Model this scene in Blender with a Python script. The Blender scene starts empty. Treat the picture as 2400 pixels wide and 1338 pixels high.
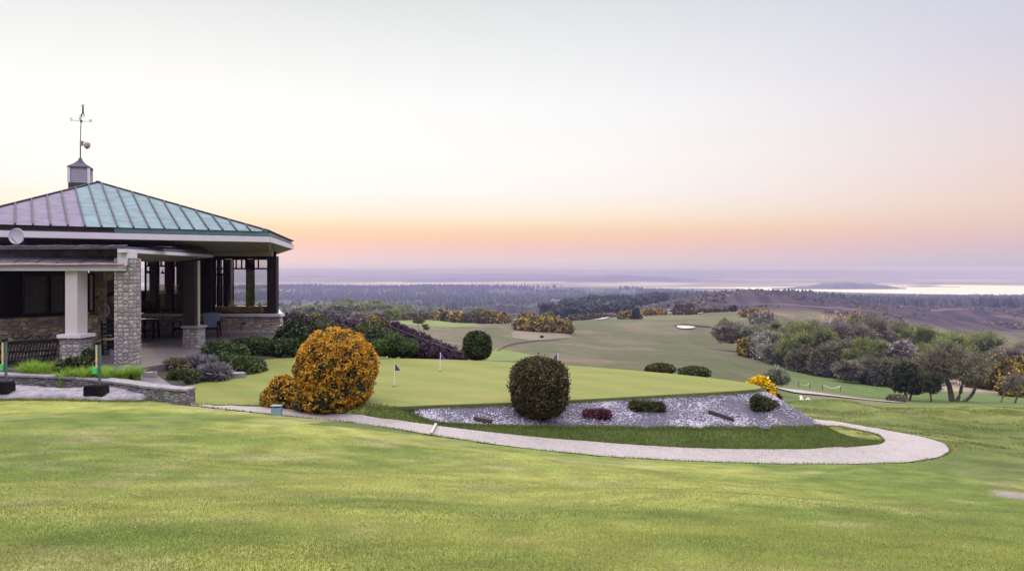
import bpy, math, random
import numpy as np
from mathutils import Vector

# ------------------------------------------------------------------ basics
F = 1800.0; HZ = 632.0
SC = bpy.context.scene
COL = SC.collection
def P(px, py, Y): return np.array([(px-1200)/F*Y, Y, (HZ-py)/F*Y])
def G(px, py, z):
    Y = F*(-z)/(py-HZ); return np.array([(px-1200)/F*Y, Y, z])
def pX(px, Y): return (px-1200)/F*Y
def pZ(py, Y): return (HZ-py)/F*Y
def lin(c): return tuple(((v/255)/12.92 if v/255 <= .04045 else ((v/255+.055)/1.055)**2.4) for v in c)

def _h(i, j, k, s):
    with np.errstate(over='ignore'):
        n = (i.astype(np.uint64)*np.uint64(374761393) + j.astype(np.uint64)*np.uint64(668265263)
             + k.astype(np.uint64)*np.uint64(2147483647) + np.uint64((s*974711+13) & 0xffffffff))
        n = (n ^ (n >> np.uint64(13)))*np.uint64(1274126177)
        n = (n ^ (n >> np.uint64(16))) & np.uint64(0xffffff)
    return n.astype(np.float64)/float(0xffffff)
def vnoise(x, y, z=None, seed=0):
    x = np.asarray(x, float)+5000; y = np.asarray(y, float)+5000
    z = np.zeros_like(x) if z is None else np.asarray(z, float)+5000
    xi, yi, zi = np.floor(x), np.floor(y), np.floor(z)
    fx, fy, fz = x-xi, y-yi, z-zi
    fx, fy, fz = [t*t*(3-2*t) for t in (fx, fy, fz)]
    xi, yi, zi = [t.astype(np.int64) for t in (xi, yi, zi)]
    def c(a, b, d): return _h(xi+a, yi+b, zi+d, seed)
    r0 = (c(0,0,0)*(1-fx)+c(1,0,0)*fx)*(1-fy)+(c(0,1,0)*(1-fx)+c(1,1,0)*fx)*fy
    if not np.any(fz): return r0
    r1 = (c(0,0,1)*(1-fx)+c(1,0,1)*fx)*(1-fy)+(c(0,1,1)*(1-fx)+c(1,1,1)*fx)*fy
    return r0*(1-fz)+r1*fz
def fbm(x, y, oct=4, seed=0):
    a, s, t = 1., 0., 0.
    for o in range(oct):
        s = s+a*vnoise(x*2**o, y*2**o, seed=seed+o*7); t += a; a *= .5
    return s/t
def sstep(a, b, x):
    t = np.clip((x-a)/(b-a), 0, 1); return t*t*(3-2*t)

class TPS:
    def __init__(s, pts, val, lam=1e-4):
        s.p = np.array(pts, float); n = len(s.p)
        K = s.k(np.linalg.norm(s.p[:, None]-s.p[None], axis=2))+lam*np.eye(n)
        Q = np.c_[np.ones(n), s.p]
        A = np.block([[K, Q], [Q.T, np.zeros((3, 3))]])
        s.w = np.linalg.solve(A, np.r_[np.array(val, float), 0, 0, 0]); s.n = n
    def k(s, r): return r*r*np.log(r+1e-9)
    def __call__(s, x, y):
        sh = np.shape(x); x = np.ravel(x); y = np.ravel(y); out = np.empty(len(x))
        for i in range(0, len(x), 40000):
            q = np.c_[x[i:i+40000], y[i:i+40000]]
            d = np.sqrt(((q[:, None]-s.p[None])**2).sum(2))
            out[i:i+40000] = s.k(d)@s.w[:s.n]+s.w[s.n]+q@s.w[s.n+1:]
        return out.reshape(sh)

def inpoly(x, y, poly):
    x = np.asarray(x); y = np.asarray(y); r = np.zeros(x.shape, bool); n = len(poly); j = n-1
    for i in range(n):
        xi, yi = poly[i][0], poly[i][1]; xj, yj = poly[j][0], poly[j][1]
        if yi != yj:
            c = ((yi > y) != (yj > y)) & (x < (xj-xi)*(y-yi)/(yj-yi)+xi); r ^= c
        j = i
    return r

# ------------------------------------------------------------------ terrain control
OUT = [(430,947,-2.99),(450,950,-3.0),(600,967,-3.04),(700,978,-3.09),(800,988,-3.14),(900,1001,-3.2),(1000,1017,-3.27),(1200,1047,-3.45),
       (1400,1068,-3.65),(1600,1080,-3.85),(1800,1086,-4.03),(2000,1087,-4.2),(2130,1083,-4.33),(2200,1072,-4.4),(2228,1057,-4.45)]
INN = [(430,944,-2.98),(450,946,-3.0),(600,953,-3.03),(700,962,-3.09),(800,970,-3.14),(900,979,-3.2),(1000,995,-3.27),(1200,1019,-3.45),
       (1400,1037,-3.65),(1600,1050,-3.85),(1800,1055,-4.03),(1950,1051,-4.16),(2040,1044,-4.3),(2066,1040,-4.35),(2075,1033,-4.38)]
outp = [G(*a) for a in OUT]; innp = [G(*a) for a in INN]
outp += [G(2215,1038,-4.46), G(2150,1020,-4.46), G(2070,1006,-4.46), np.array([9.6,23.0,-4.5]), np.array([8.2,24.2,-4.6]), np.array([6,25.2,-4.75])]
innp += [G(2062,1019,-4.42), G(2025,1009,-4.43), G(1975,998,-4.45), np.array([9.0,22.2,-4.5]), np.array([8.0,23.1,-4.6]), np.array([6,24.1,-4.75])]
ctl = [G(*a) for a in [(0,1338,-1.75),(600,1338,-1.72),(1200,1338,-1.7),(1800,1338,-1.8),(2400,1338,-2.0),
  (0,1140,-2.3),(600,1160,-2.38),(1200,1180,-2.5),(1800,1190,-2.85),(2400,1220,-3.15),
  (0,1020,-2.65),(600,1050,-2.8),(1200,1090,-3.1),(1800,1120,-3.6),(2400,1130,-4.0),
  (0,938,-2.9),(200,940,-2.9),(380,945,-2.96),
  (1500,1000,-3.5),(1640,1000,-3.58),(1780,1000,-3.65),(1930,997,-3.8),
  (1950,985,-4.6),(1900,955,-4.95),(2400,1060,-4.75),(2400,1000,-4.95),(2400,956,-5.2),(2150,1000,-4.75),(2100,957,-5.15),(2300,1100,-4.35),(2250,960,-5.15)]]
ctl += outp[::1]+innp[::1]
ctl += [np.array(a, float) for a in [(-7,19,-3.08),(-6,23,-3.12),(-3,18.5,-3.2),(-3,22,-3.3),(1,19.5,-3.3),(1,23,-3.5),(4,20,-3.5),(5.2,20,-3.6),(7.6,20.5,-4.3),(6.9,21.5,-4.5),
  (-9,28,-2.9),(-4,29,-3.7),(0,29,-4.25),(4,27,-4.7),(7,24.5,-4.75),(-10,22,-2.66),(-9.6,18.8,-2.78),(-14,25,-2.66),(-12,18.8,-2.72),(-20,20,-2.7),(-10,30,-2.75),
  (-30,15,-2.6),(-30,-10,-.8),(0,-10,-.9),(30,-10,-1.5),(25,10,-3.9),(45,30,-6),(-45,30,-2.8),(-45,10,-2.2),(45,0,-3.5),(0,2,-1.55),(-3,2,-1.58),(3,2,-1.6),
  (-14,17.0,-2.88),(14,29,-5.2),(19,26,-5.1)]]
def _dense(pts, n, off=(0, 0, 0)):
    p = np.array(pts, float); d = np.r_[0, np.cumsum(np.linalg.norm(np.diff(p, axis=0), axis=1))]; t = np.linspace(0, d[-1], n)
    return [np.array([np.interp(q, d, p[:, i]) for i in range(3)])+off for q in t]
ctl += _dense(outp, 46)+_dense(innp, 46)
TOE0 = [G(*a) for a in [(944,961,-3.12),(1022,990,-3.27),(1100,993.5,-3.31),(1200,996,-3.35),(1340,998.5,-3.40),(1500,1000.5,-3.48),(1650,1001,-3.57),(1780,1001,-3.63),(1932,998,-3.78)]]
ctl += _dense(TOE0, 26)
ctl += _dense([G(a, b, -3.0) for a, b in [(425,947),(600,949),(760,951),(880,953),(925,954)]], 14, (0, 0, -.03))
_c = []
for p in ctl:
    if all(abs(p[0]-q[0])+abs(p[1]-q[1]) > .12 for q in _c): _c.append(np.array(p, float))
ctl = np.array(_c)
tpsN = TPS(ctl[:, :2]/10, ctl[:, 2], lam=2e-5)
FAR = []
def row(px, *yy):
    for Y, py in yy: FAR.append((px, Y, py))
row(-300,(30,796),(45,785),(100,760),(240,748),(320,745),(500,742),(800,738),(1200,722),(2000,691),(2600,674),(3200,677),(4200,674),(6000,658.4),(9000,649.6),(14000,643.3))
row(300,(30,796),(45,788),(100,762),(240,749),(320,746),(500,742),(800,738),(1200,722),(2000,691),(2600,674),(3200,677),(4200,674),(6000,658.4),(9000,649.6),(14000,643.3))
row(700,(30,812),(60,780),(100,765),(160,755),(240,750),(320,748),(500,743),(800,737),(1200,722),(2000,691),(2600,674),(3200,677),(4200,674),(6000,658.4))
row(1000,(30,850),(45,856),(60,838),(80,815),(120,785),(160,768),(200,758),(240,752),(300,755),(500,748),(800,736),(1200,720),(2000,691),(2600,674),(3200,677),(4200,674),(14000,643.3))
row(1200,(30,868),(45,868),(60,852),(80,832),(120,803),(150,790),(200,770),(260,758),(320,758),(500,748),(800,733),(1200,719),(2000,691),(2600,674),(3200,677),(4200,674),(6000,658.4),(9000,649.6))
row(1400,(30,890),(45,880),(60,862),(80,845),(120,820),(180,790),(240,768),(300,750),(350,744),(420,746),(500,743),(800,726),(1200,716),(2000,691),(2600,674),(3200,677),(4200,674),(14000,643.3))
row(1700,(30,926),(45,905),(55,886),(80,858),(120,830),(180,798),(240,768),(300,743),(330,734),(400,727),(520,691),(620,692),(900,712),(1500,706),(2200,694.5),(3000,686),(4200,670.5),(6000,659))
row(1900,(30,950),(40,946),(60,925),(80,900),(110,872),(160,835),(220,800),(300,755),(350,735),(420,722),(520,708),(650,702),(900,716),(1500,708),(2200,699),(2800,692),(4200,670.5))
row(2100,(30,951),(45,955),(62,944),(80,925),(105,890),(150,850),(220,815),(300,775),(400,748),(550,728),(700,718),(900,726),(1500,712),(2200,701),(2800,692),(4200,670.5),(14000,643.3))
row(2400,(30,953),(45,956),(75,942),(100,918),(120,902),(160,875),(240,835),(320,795),(420,765),(550,742),(700,728),(900,732),(1500,714),(2200,702),(2800,692),(4200,670.5),(6000,659))
row(2700,(30,955),(45,957),(80,942),(120,902),(240,840),(420,768),(700,732),(900,734),(1500,716),(2800,692),(4200,670.5),(14000,643.3))
FAR = np.array(FAR)
tpsF = TPS(np.c_[FAR[:, 0]/600, np.log(FAR[:, 1])], FAR[:, 2], lam=1e-4)
RIDGES = [ # Y0, width, profile (px, py)
 (13000, 900, [(-1500,631),(0,631),(640,630.6),(800,630.2),(900,631.4),(1050,630.6),(1150,630.3),(1300,631.2),(1500,631.5),(2400,631.4),(3900,631)], .25),
 (10000, 800, [(-1500,640),(500,641),(750,637),(900,635),(1000,639),(1100,640),(1250,638),(1400,641),(1480,638),(1550,636),(1700,634),(1810,632.8),(2000,634.5),(2200,635.6),(2310,635),(2400,637),(3900,638)], .5),
 (7600, 600, [(-1500,649),(600,648),(700,645),(850,646),(1000,644),(1150,641),(1280,643),(1400,648),(1700,650),(3900,651)], .5),
 (6000, 500, [(-1500,655),(600,656),(950,654),(1050,650),(1180,651),(1250,654),(1330,652),(1420,646),(1470,645),(1500,647.5),(1560,648),(1620,655),(1750,658),(1950,661),(3900,662)], .8),
 (5300, 260, [(-1500,664),(500,664),(700,661),(850,663),(1000,658),(1120,660),(1250,663),(1400,659),(1500,661),(1700,665),(1900,670),(3900,672)], 1.0),
 (4700, 250, [(-1500,675),(600,675),(1200,674),(1500,669),(1700,667),(1760,669),(1900,668),(2100,666),(2180,663),(2400,664),(3900,664)], .7),
 (4050, 60, [(2000,674),(2120,671),(2160,668.6),(2200,670),(2260,674)], .3),
 (3650, 130, [(1800,677),(1850,674),(1885,671),(1930,664),(1990,662),(2010,665),(2035,663),(2080,669),(2110,675),(2130,677)], .8)]
WATER_Z = -90.0
def ground(x, y):
    x = np.asarray(x, float); y = np.asarray(y, float)
    zn = np.zeros_like(x); zf = np.zeros_like(x)
    mn = y < 34; mf = y > 26
    if mn.any():
        xx = np.clip(x[mn], -50, 50); yy = np.clip(y[mn], -15, 36)
        z = tpsN(xx/10, yy/10)
        # small crests in the mown slope
        def crest(x0, y0, x1, y1, h, s):
            dx, dy = x1-x0, y1-y0; L = math.hypot(dx, dy)
            t = ((xx-x0)*dx+(yy-y0)*dy)/L; d = (-(xx-x0)*dy+(yy-y0)*dx)/L
            return h*np.where(d > 0, np.exp(-(d/s)**2), np.exp(-(d/(s*3))**2))*sstep(-1.5, .8, t)*(1-sstep(L, L+4, t))
        z = z+crest(1.2, 9.1, 8.5, 9.0, .13, .35)+crest(6.6, 15.2, 13, 15.0, .10, .35)+crest(-6, 10.5, -1, 9.5, .05, .6)+crest(-9, 14.2, -4, 14.0, .05, .5)
        flatm = 1-np.clip(inpoly(xx, yy, [(-12, 15.2), (-3, 13.4), (4, 13.2), (12, 16), (12.5, 22), (10, 24.5), (-8, 24)])*1., 0, 1)*.85
        z = z+(.12*(fbm(xx*.35, yy*.45, 3, 5)-.5)*sstep(2, 6, yy))*flatm+.016*(fbm(xx*1.7, yy*1.7, 3, 8)-.5)*(.3+.7*flatm)
        # grassy mounds beyond the path on the right
        mound = np.exp(-((xx-11.5)/1.9)**2-((yy-27.2)/.9)**2)*.40+np.exp(-((xx-14.8)/2.2)**2-((yy-26)/.5)**2)*.32+np.exp(-((xx-18)/1.6)**2-((yy-25)/.45)**2)*.34+sstep(8, 11, xx)*sstep(20, 23, yy)*.22*(fbm(xx*.45, yy*1.3, 3, 33)-.5)+np.exp(-((xx-13)/2.)**2-((yy-24.2)/.5)**2)*.1
        z = z+mound
        z = np.where(inpoly(xx, yy, PATHPOLY), z-.035, z)
        if len(SLOPEPOLY): z = np.where(inpoly(xx, yy, SLOPEPOLY), z-.22, z)
        if len(GREENPOLY): z = np.where(inpoly(xx, yy, GREENPOLY), np.minimum(z, -3.09), z)
        zn[mn] = z
    if mf.any():
        Y = y[mf]; px = 1200+F*x[mf]/Y
        pc = np.clip(px, -300, 2700)
        py = tpsF(pc/600, np.log(np.clip(Y, 28, 14000)))
        z = -(py-HZ)/F*Y
        Yc = np.clip(Y, 28, 14000); z = np.where(Y > 14000, -88, z)
        amp = np.clip(Y*.0022, 0, 1.2)*np.where(Y > 1000, .3, 1)
        z = z+amp*(fbm(x[mf]/(6+Y*.03), Y/(6+Y*.03), 3, 21)-.5)*2
        # step of rough grass below the middle tee
        sx = pX(1165, 85); 
        z = z+sstep(380, 480, Y)*(1-sstep(900, 1000, Y))*sstep(1500, 1800, px)*4.5*(fbm(x[mf]/110, Y/55, 2, 88)-.5)*2
        z = np.where(Y > 2500, np.maximum(z, -88.5), z)
        for (Y0, w, pr, na) in RIDGES:
            a = np.array(pr, float); top = np.interp(px, a[:, 0], a[:, 1], left=700, right=700)
            top = top+na*2.2*(fbm(px/30, px*0+Y0, 3, int(Y0))-.5)*2
            zt = -(top-HZ)/F*Y0
            prof = np.exp(-((Y-Y0)/w)**2)
            base = -92.
            zr = base+(zt-base)*prof
            z = np.where(prof > .02, np.maximum(z, zr), z)
        # lagoon
        wm = inpoly(px, 632+90*F/np.maximum(Y, 1), WATERPOLY) & (Y > 2400) & (Y < 4700)
        keep = np.zeros_like(wm)
        for (Y0, w, pr, na) in RIDGES[-2:]:
            a = np.array(pr, float); keep |= (np.abs(Y-Y0) < w*.9) & (px > a[0, 0]+6) & (px < a[-1, 0]-6)
        z = np.where(wm & ~keep, -94, z)
        zf[mf] = z
    w = sstep(27, 33, y)
    return zn*(1-w)+zf*w
SLOPEPOLY = []; GREENPOLY = []
WATERPOLY = [(1500,673.6),(1740,672.6),(1900,672.2),(1990,673),(2080,669.5),(2150,668.2),(2230,667),(2300,668.2),(2400,669.6),(4000,670),(4000,693),(2400,693),(2250,691.5),(2050,687),(1900,683),(1765,680),(1740,676.2),(1600,675.4),(1500,674.8)]
PATHPOLY = [(p[0], p[1]) for p in outp]+[(p[0], p[1]) for p in innp[::-1]]
def gz(x, y): return float(ground(np.array([x, float(x)]), np.array([y, float(y)]))[0])

# ------------------------------------------------------------------ mesh helpers
BASE = {}
def mk(name, V, Fc, mats, parent=None, attr=None, col=None, mi=None, smooth=False, base=None):
    """V (n,3) in world space; Fc (m,k) array or list of lists"""
    V = np.asarray(V, float)
    if parent is not None: off = np.array(BASE[parent.name])
    elif base is not None: off = np.array(base, float)
    else: off = np.zeros(3)
    me = bpy.data.meshes.new(name)
    if isinstance(Fc, np.ndarray):
        m, k = Fc.shape
        me.vertices.add(len(V)); me.vertices.foreach_set('co', (V-off).astype(np.float32).ravel())
        me.loops.add(m*k); me.loops.foreach_set('vertex_index', Fc.astype(np.int32).ravel())
        me.polygons.add(m); me.polygons.foreach_set('loop_start', np.arange(0, m*k, k, dtype=np.int32))
        me.polygons.foreach_set('loop_total', np.full(m, k, dtype=np.int32)) if False else None
        me.update(calc_edges=True)
    else:
        me.from_pydata([tuple(v) for v in (V-off)], [], Fc); me.update()
    if attr is not None:
        a = me.attributes.new('v', 'FLOAT', 'POINT'); a.data.foreach_set('value', np.asarray(attr, np.float32))
    if col is not None:
        a = me.attributes.new('zone', 'FLOAT_COLOR', 'POINT'); c = np.ones((len(V), 4), np.float32); c[:, :3] = col
        a.data.foreach_set('color', c.ravel())
    for m_ in (mats if isinstance(mats, (list, tuple)) else [mats]): me.materials.append(m_)
    if mi is not None: me.polygons.foreach_set('material_index', np.asarray(mi, np.int32))
    if smooth: me.polygons.foreach_set('use_smooth', np.ones(len(me.polygons), bool))
    me.validate()
    o = bpy.data.objects.new(name, me); COL.objects.link(o)
    if parent is not None: o.parent = parent; BASE[o.name] = BASE[parent.name]
    else: o.location = off; BASE[o.name] = tuple(off)
    return o
def tag(o, label=None, cat=None, group=None, kind=None):
    if label: o['label'] = label
    if cat: o['category'] = cat
    if group: o['group'] = group
    if kind: o['kind'] = kind
    return o
def thing(name, label, cat, loc, group=None, rz=0):
    o = bpy.data.objects.new(name, None); COL.objects.link(o); o.location = loc; o.rotation_euler[2] = rz
    o.empty_display_size = .2
    BASE[o.name] = tuple(loc); return tag(o, label, cat, group)
def local(o): BASE[o.name] = (0, 0, 0); return o   # build its parts in its own coordinates
def copy_tree(o, loc, rz, label=None):
    r = o.copy(); COL.objects.link(r); r.location = loc; r.rotation_euler[2] = rz
    if label: r['label'] = label
    for ch in list(o.children):
        c = ch.copy(); COL.objects.link(c); c.parent = r
        for g in list(ch.children):
            d = g.copy(); COL.objects.link(d); d.parent = c
    return r

class MB:
    def __init__(s): s.v = []; s.f = []; s.m = []
    def add(s, vs, fs, m=0):
        n = len(s.v); s.v += [tuple(map(float, v)) for v in vs]; s.f += [[i+n for i in f] for f in fs]; s.m += [m]*len(fs); return s
    def prism(s, poly, z0, z1, m=0):
        n = len(poly)
        zb = z0 if hasattr(z0, '__len__') else [z0]*n; zt = z1 if hasattr(z1, '__len__') else [z1]*n
        vs = [(p[0], p[1], zb[i]) for i, p in enumerate(poly)]+[(p[0], p[1], zt[i]) for i, p in enumerate(poly)]
        fs = [list(range(n))[::-1], list(range(n, 2*n))]+[[i, (i+1) % n, (i+1) % n+n, i+n] for i in range(n)]
        return s.add(vs, fs, m)
    def box(s, c, sx, sy, z0, z1, a=0, m=0):
        ca, sa = math.cos(a), math.sin(a)
        q = [(-sx/2,-sy/2),(sx/2,-sy/2),(sx/2,sy/2),(-sx/2,sy/2)]
        return s.prism([(c[0]+x*ca-y*sa, c[1]+x*sa+y*ca) for x, y in q], z0, z1, m)
    def wall(s, a, b, z0, z1, t=.2, m=0, side=0):
        """upright slab from plan point a to b"""
        dx, dy = b[0]-a[0], b[1]-a[1]; L = math.hypot(dx, dy); nx, ny = -dy/L, dx/L
        o0, o1 = (-t/2, t/2) if side == 0 else ((0, t) if side > 0 else (-t, 0))
        return s.prism([(a[0]+nx*o0, a[1]+ny*o0), (b[0]+nx*o0, b[1]+ny*o0), (b[0]+nx*o1, b[1]+ny*o1), (a[0]+nx*o1, a[1]+ny*o1)], z0, z1, m)
    def bar(s, a, b, w, h=None, m=0):
        a = Vector(a); b = Vector(b); h = h or w; d = (b-a).normalized()
        up = Vector((0, 0, 1)) if abs(d.z) < .9 else Vector((0, 1, 0))
        sx = d.cross(up).normalized()*w/2; sy = sx.cross(d).normalized()*h/2
        q = [-sx-sy, sx-sy, sx+sy, -sx+sy]
        return s.add([a+t for t in q]+[b+t for t in q], [[3,2,1,0],[4,5,6,7],[0,1,5,4],[1,2,6,5],[2,3,7,6],[3,0,4,7]], m)
    def tube(s, pts, rad, k=8, m=0, cap=True):
        pts = [Vector(p) for p in pts]; n = len(pts)
        rad = [rad]*n if not hasattr(rad, '__len__') else rad
        vs = []; 
        for i, p in enumerate(pts):
            d = (pts[min(i+1, n-1)]-pts[max(i-1, 0)]).normalized()
            up = Vector((0, 0, 1)) if abs(d.z) < .95 else Vector((1, 0, 0))
            x = d.cross(up).normalized(); y = x.cross(d)
            vs += [p+(x*math.cos(t*2*math.pi/k)+y*math.sin(t*2*math.pi/k))*rad[i] for t in range(k)]
        fs = [[i*k+j, i*k+(j+1) % k, (i+1)*k+(j+1) % k, (i+1)*k+j] for i in range(n-1) for j in range(k)]
        if cap: fs += [list(range(k)), [(n-1)*k+j for j in range(k)][::-1]]
        return s.add(vs, fs, m)
    def disc(s, c, nrm, r, t, k=24, m=0):
        c = Vector(c); nrm = Vector(nrm).normalized(); return s.tube([c-nrm*t/2, c+nrm*t/2], r, k, m)
    def build(s, name, mats, parent=None, smooth=False, base=None):
        return mk(name, s.v, s.f, mats, parent, mi=s.m, smooth=smooth, base=base)

# ------------------------------------------------------------------ materials
def newmat(name):
    m = bpy.data.materials.new(name); m.use_nodes = True; nt = m.node_tree; nt.nodes.clear()
    out = nt.nodes.new('ShaderNodeOutputMaterial'); b = nt.nodes.new('ShaderNodeBsdfPrincipled')
    nt.links.new(b.outputs[0], out.inputs[0]); return m, nt, b, out
def N(nt, t, **kw):
    n = nt.nodes.new(t)
    for k, v in kw.items():
        if k in n.inputs.keys() if hasattr(n.inputs, 'keys') else False: n.inputs[k].default_value = v
        else: setattr(n, k, v)
    return n
def ramp(nt, fac, stops, interp='LINEAR'):
    r = nt.nodes.new('ShaderNodeValToRGB'); r.color_ramp.interpolation = interp
    e = r.color_ramp.elements
    while len(e) < len(stops): e.new(.5)
    for i, (p, c) in enumerate(stops): e[i].position = p; e[i].color = (*c, 1)
    if fac is not None: nt.links.new(fac, r.inputs[0])
    return r.outputs[0]
def coord(nt, scale=(1, 1, 1), kind='Object'):
    t = nt.nodes.new('ShaderNodeTexCoord'); mp = nt.nodes.new('ShaderNodeMapping'); mp.inputs['Scale'].default_value = scale
    nt.links.new(t.outputs[kind], mp.inputs[0]); return mp.outputs[0]
def noise(nt, vec, scale, detail=4, rough=.55):
    n = nt.nodes.new('ShaderNodeTexNoise'); n.inputs['Scale'].default_value = scale; n.inputs['Detail'].default_value = detail; n.inputs['Roughness'].default_value = rough
    nt.links.new(vec, n.inputs['Vector']); return n.outputs[0]
def bump(nt, b, h, strength, dist):
    n = nt.nodes.new('ShaderNodeBump'); n.inputs['Strength'].default_value = strength; n.inputs['Distance'].default_value = dist
    nt.links.new(h, n.inputs['Height']); nt.links.new(n.outputs[0], b.inputs['Normal']); return n
def mix(nt, a, b_, f, mode='MIX'):
    n = nt.nodes.new('ShaderNodeMix'); n.data_type = 'RGBA'; n.blend_type = mode
    for s_, v in ((6, a), (7, b_), (0, f)):
        if isinstance(v, (float, int)): n.inputs[s_].default_value = v
        elif isinstance(v, tuple): n.inputs[s_].default_value = (*v, 1)
        else: nt.links.new(v, n.inputs[s_])
    return n.outputs[2]
def plain(name, col, rough=.6, var=.15, scale=6, metal=0, bmp=.1, bd=.01, spec=.4, sc=(1, 1, 1)):
    m, nt, b, _ = newmat(name); v = coord(nt, sc); n = noise(nt, v, scale, 5)
    c = ramp(nt, n, [(.25, tuple(x*(1-var) for x in col)), (.75, tuple(min(1, x*(1+var)) for x in col))])
    nt.links.new(c, b.inputs['Base Color']); b.inputs['Roughness'].default_value = rough; b.inputs['Metallic'].default_value = metal
    b.inputs['Specular IOR Level'].default_value = spec
    if bmp: bump(nt, b, noise(nt, v, scale*6, 4), bmp, bd)
    return m
def leafmat(name, stops, interp='LINEAR', trans=.3, rough=.6):
    m, nt, b, out = newmat(name); a = nt.nodes.new('ShaderNodeAttribute'); a.attribute_name = 'v'
    c = ramp(nt, a.outputs['Fac'], stops, interp)
    nt.links.new(c, b.inputs['Base Color']); b.inputs['Roughness'].default_value = rough; b.inputs['Specular IOR Level'].default_value = .2
    t = nt.nodes.new('ShaderNodeBsdfTranslucent'); nt.links.new(c, t.inputs[0]); mx = nt.nodes.new('ShaderNodeMixShader'); mx.inputs[0].default_value = trans
    nt.links.new(b.outputs[0], mx.inputs[1]); nt.links.new(t.outputs[0], mx.inputs[2]); nt.links.new(mx.outputs[0], out.inputs[0]); return m
def stone(name, cols, scale=(3.2, 3.2, 6.5), mortar=(.16, .14, .13), rnd=.75, joint=.06, rough=.85):
    m, nt, b, _ = newmat(name); v = coord(nt, scale)
    d = nt.nodes.new('ShaderNodeTexNoise'); d.inputs['Scale'].default_value = 2.2; nt.links.new(v, d.inputs['Vector'])
    ad = nt.nodes.new('ShaderNodeVectorMath'); ad.operation = 'MULTIPLY_ADD'; ad.inputs[1].default_value = (.25,)*3
    nt.links.new(d.outputs[1], ad.inputs[0]); nt.links.new(v, ad.inputs[2])
    e = nt.nodes.new('ShaderNodeTexVoronoi'); e.feature = 'DISTANCE_TO_EDGE'; e.inputs['Scale'].default_value = 1; e.inputs['Randomness'].default_value = rnd
    f = nt.nodes.new('ShaderNodeTexVoronoi'); f.inputs['Scale'].default_value = 1; f.inputs['Randomness'].default_value = rnd
    nt.links.new(ad.outputs[0], e.inputs['Vector']); nt.links.new(ad.outputs[0], f.inputs['Vector'])
    sp = nt.nodes.new('ShaderNodeSeparateColor'); nt.links.new(f.outputs['Color'], sp.inputs[0])
    k = len(cols); c = ramp(nt, sp.outputs[0], [(i/k, cc) for i, cc in enumerate(cols)], 'CONSTANT')
    g = noise(nt, coord(nt), 22, 6, .7); c = mix(nt, c, ramp(nt, g, [(.3, (.35, .33, .33)), (.7, (1, 1, 1))]), .55, 'MULTIPLY')
    jm = ramp(nt, e.outputs[0], [(0, (0, 0, 0)), (joint, (1, 1, 1))]); 
    c2 = nt.nodes.new('ShaderNodeMix'); c2.data_type = 'RGBA'; nt.links.new(jm, c2.inputs[0]); c2.inputs[6].default_value = (*mortar, 1); nt.links.new(c, c2.inputs[7])
    nt.links.new(c2.outputs[2], b.inputs['Base Color']); b.inputs['Roughness'].default_value = rough
    hs = ramp(nt, e.outputs[0], [(0, (0, 0, 0)), (joint*2.2, (.8, .8, .8)), (.5, (1, 1, 1))]); hm = mix(nt, hs, g, .25)
    bump(nt, b, hm, 1., .05); return m

M = {}
M['white'] = plain('white_paint', (0.416, 0.398, 0.459), .5, .06, 3)
M['offwhite'] = plain('column_paint', (0.390, 0.355, 0.374), .6, .05, 2)
M['darkwood'] = plain('dark_stained_wood', (0.019, 0.012, 0.012), .55, .4, 4, sc=(6, 6, 1), spec=.12)
M['brownwood'] = plain('brown_wood', (0.053, 0.030, 0.021), .5, .4, 4, sc=(8, 8, 1), spec=.12)
M['sofa'] = plain('tan_upholstery', (.26, .13, .07), .8, .2, 5)
M['blue'] = plain('blue_grey_paint', (.13, .16, .25), .5, .15, 6)
M['black'] = plain('black_paint', (0.006, 0.006, 0.007), .5, .3, 6, spec=.12)
M['soffit'] = plain('soffit_board', (0.279, 0.252, 0.199), .7, .06, 3)
M['interior'] = plain('dark_interior', (0.012, 0.009, 0.008), .8, .3, 3, spec=.12)  # near-black colour stands in for the unlit rooms
M['lead'] = plain('lead_sheet', (0.064, 0.058, 0.079), .8, .4, 3, metal=.1, bmp=.4, bd=.03, spec=.12)
M['rust'] = plain('rusty_gutter', (.20, .14, .16), .5, .4, 8)
M['copper'] = plain('verdigris_copper', (.100, .142, .165), .75, .28, 2.2, bmp=.25, bd=.02, sc=(1, 1, 4), spec=.12)
M['greycopper'] = plain('grey_patina_copper', (.115, .102, .145), .75, .25, 2.2, bmp=.25, bd=.02, sc=(1, 1, 4), spec=.12)
M['seam'] = plain('seam_metal', (0.028, 0.029, 0.038), .5, .3, 5, spec=.12)
M['bandcopper'] = plain('green_band', (.06, .12, .135), .5, .3, 2)
M['louvre'] = plain('louvre_slats', (0.328, 0.312, 0.390), .5, .08, 4)
M['rubble'] = stone('warm_rubble', [(.30,.21,.13),(.40,.30,.20),(.22,.16,.12),(.46,.37,.27),(.33,.25,.20),(.26,.19,.15)], (4.2,4.2,8.5))
M['rubblepale'] = stone('pale_rubble', [(0.328,0.257,0.203),(0.429,0.374,0.328),(0.281,0.211,0.172),(0.452,0.390,0.359),(0.374,0.296,0.257),(0.312,0.273,0.281)], (3.6,3.6,9.0))
M['pier'] = stone('grey_ashlar', [(0.239,0.212,0.225),(0.305,0.279,0.285),(0.185,0.166,0.185),(0.345,0.312,0.305),(0.265,0.225,0.232),(0.218,0.199,0.232)], (6.5,6.5,9.5), rnd=.45)
M['lowwall'] = stone('dark_lichen_wall', [(0.140,0.133,0.154),(0.196,0.182,0.203),(0.105,0.098,0.119),(0.224,0.210,0.231)], (7,7,17), mortar=(.08,.075,.085))
M['coping'] = plain('stone_coping', (0.173, 0.156, 0.179), .8, .35, 9, bmp=.6, bd=.03)
M['ledge'] = plain('pale_rock_ledge', (0.199, 0.183, 0.218), .85, .45, 5, bmp=1, bd=.05)
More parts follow.
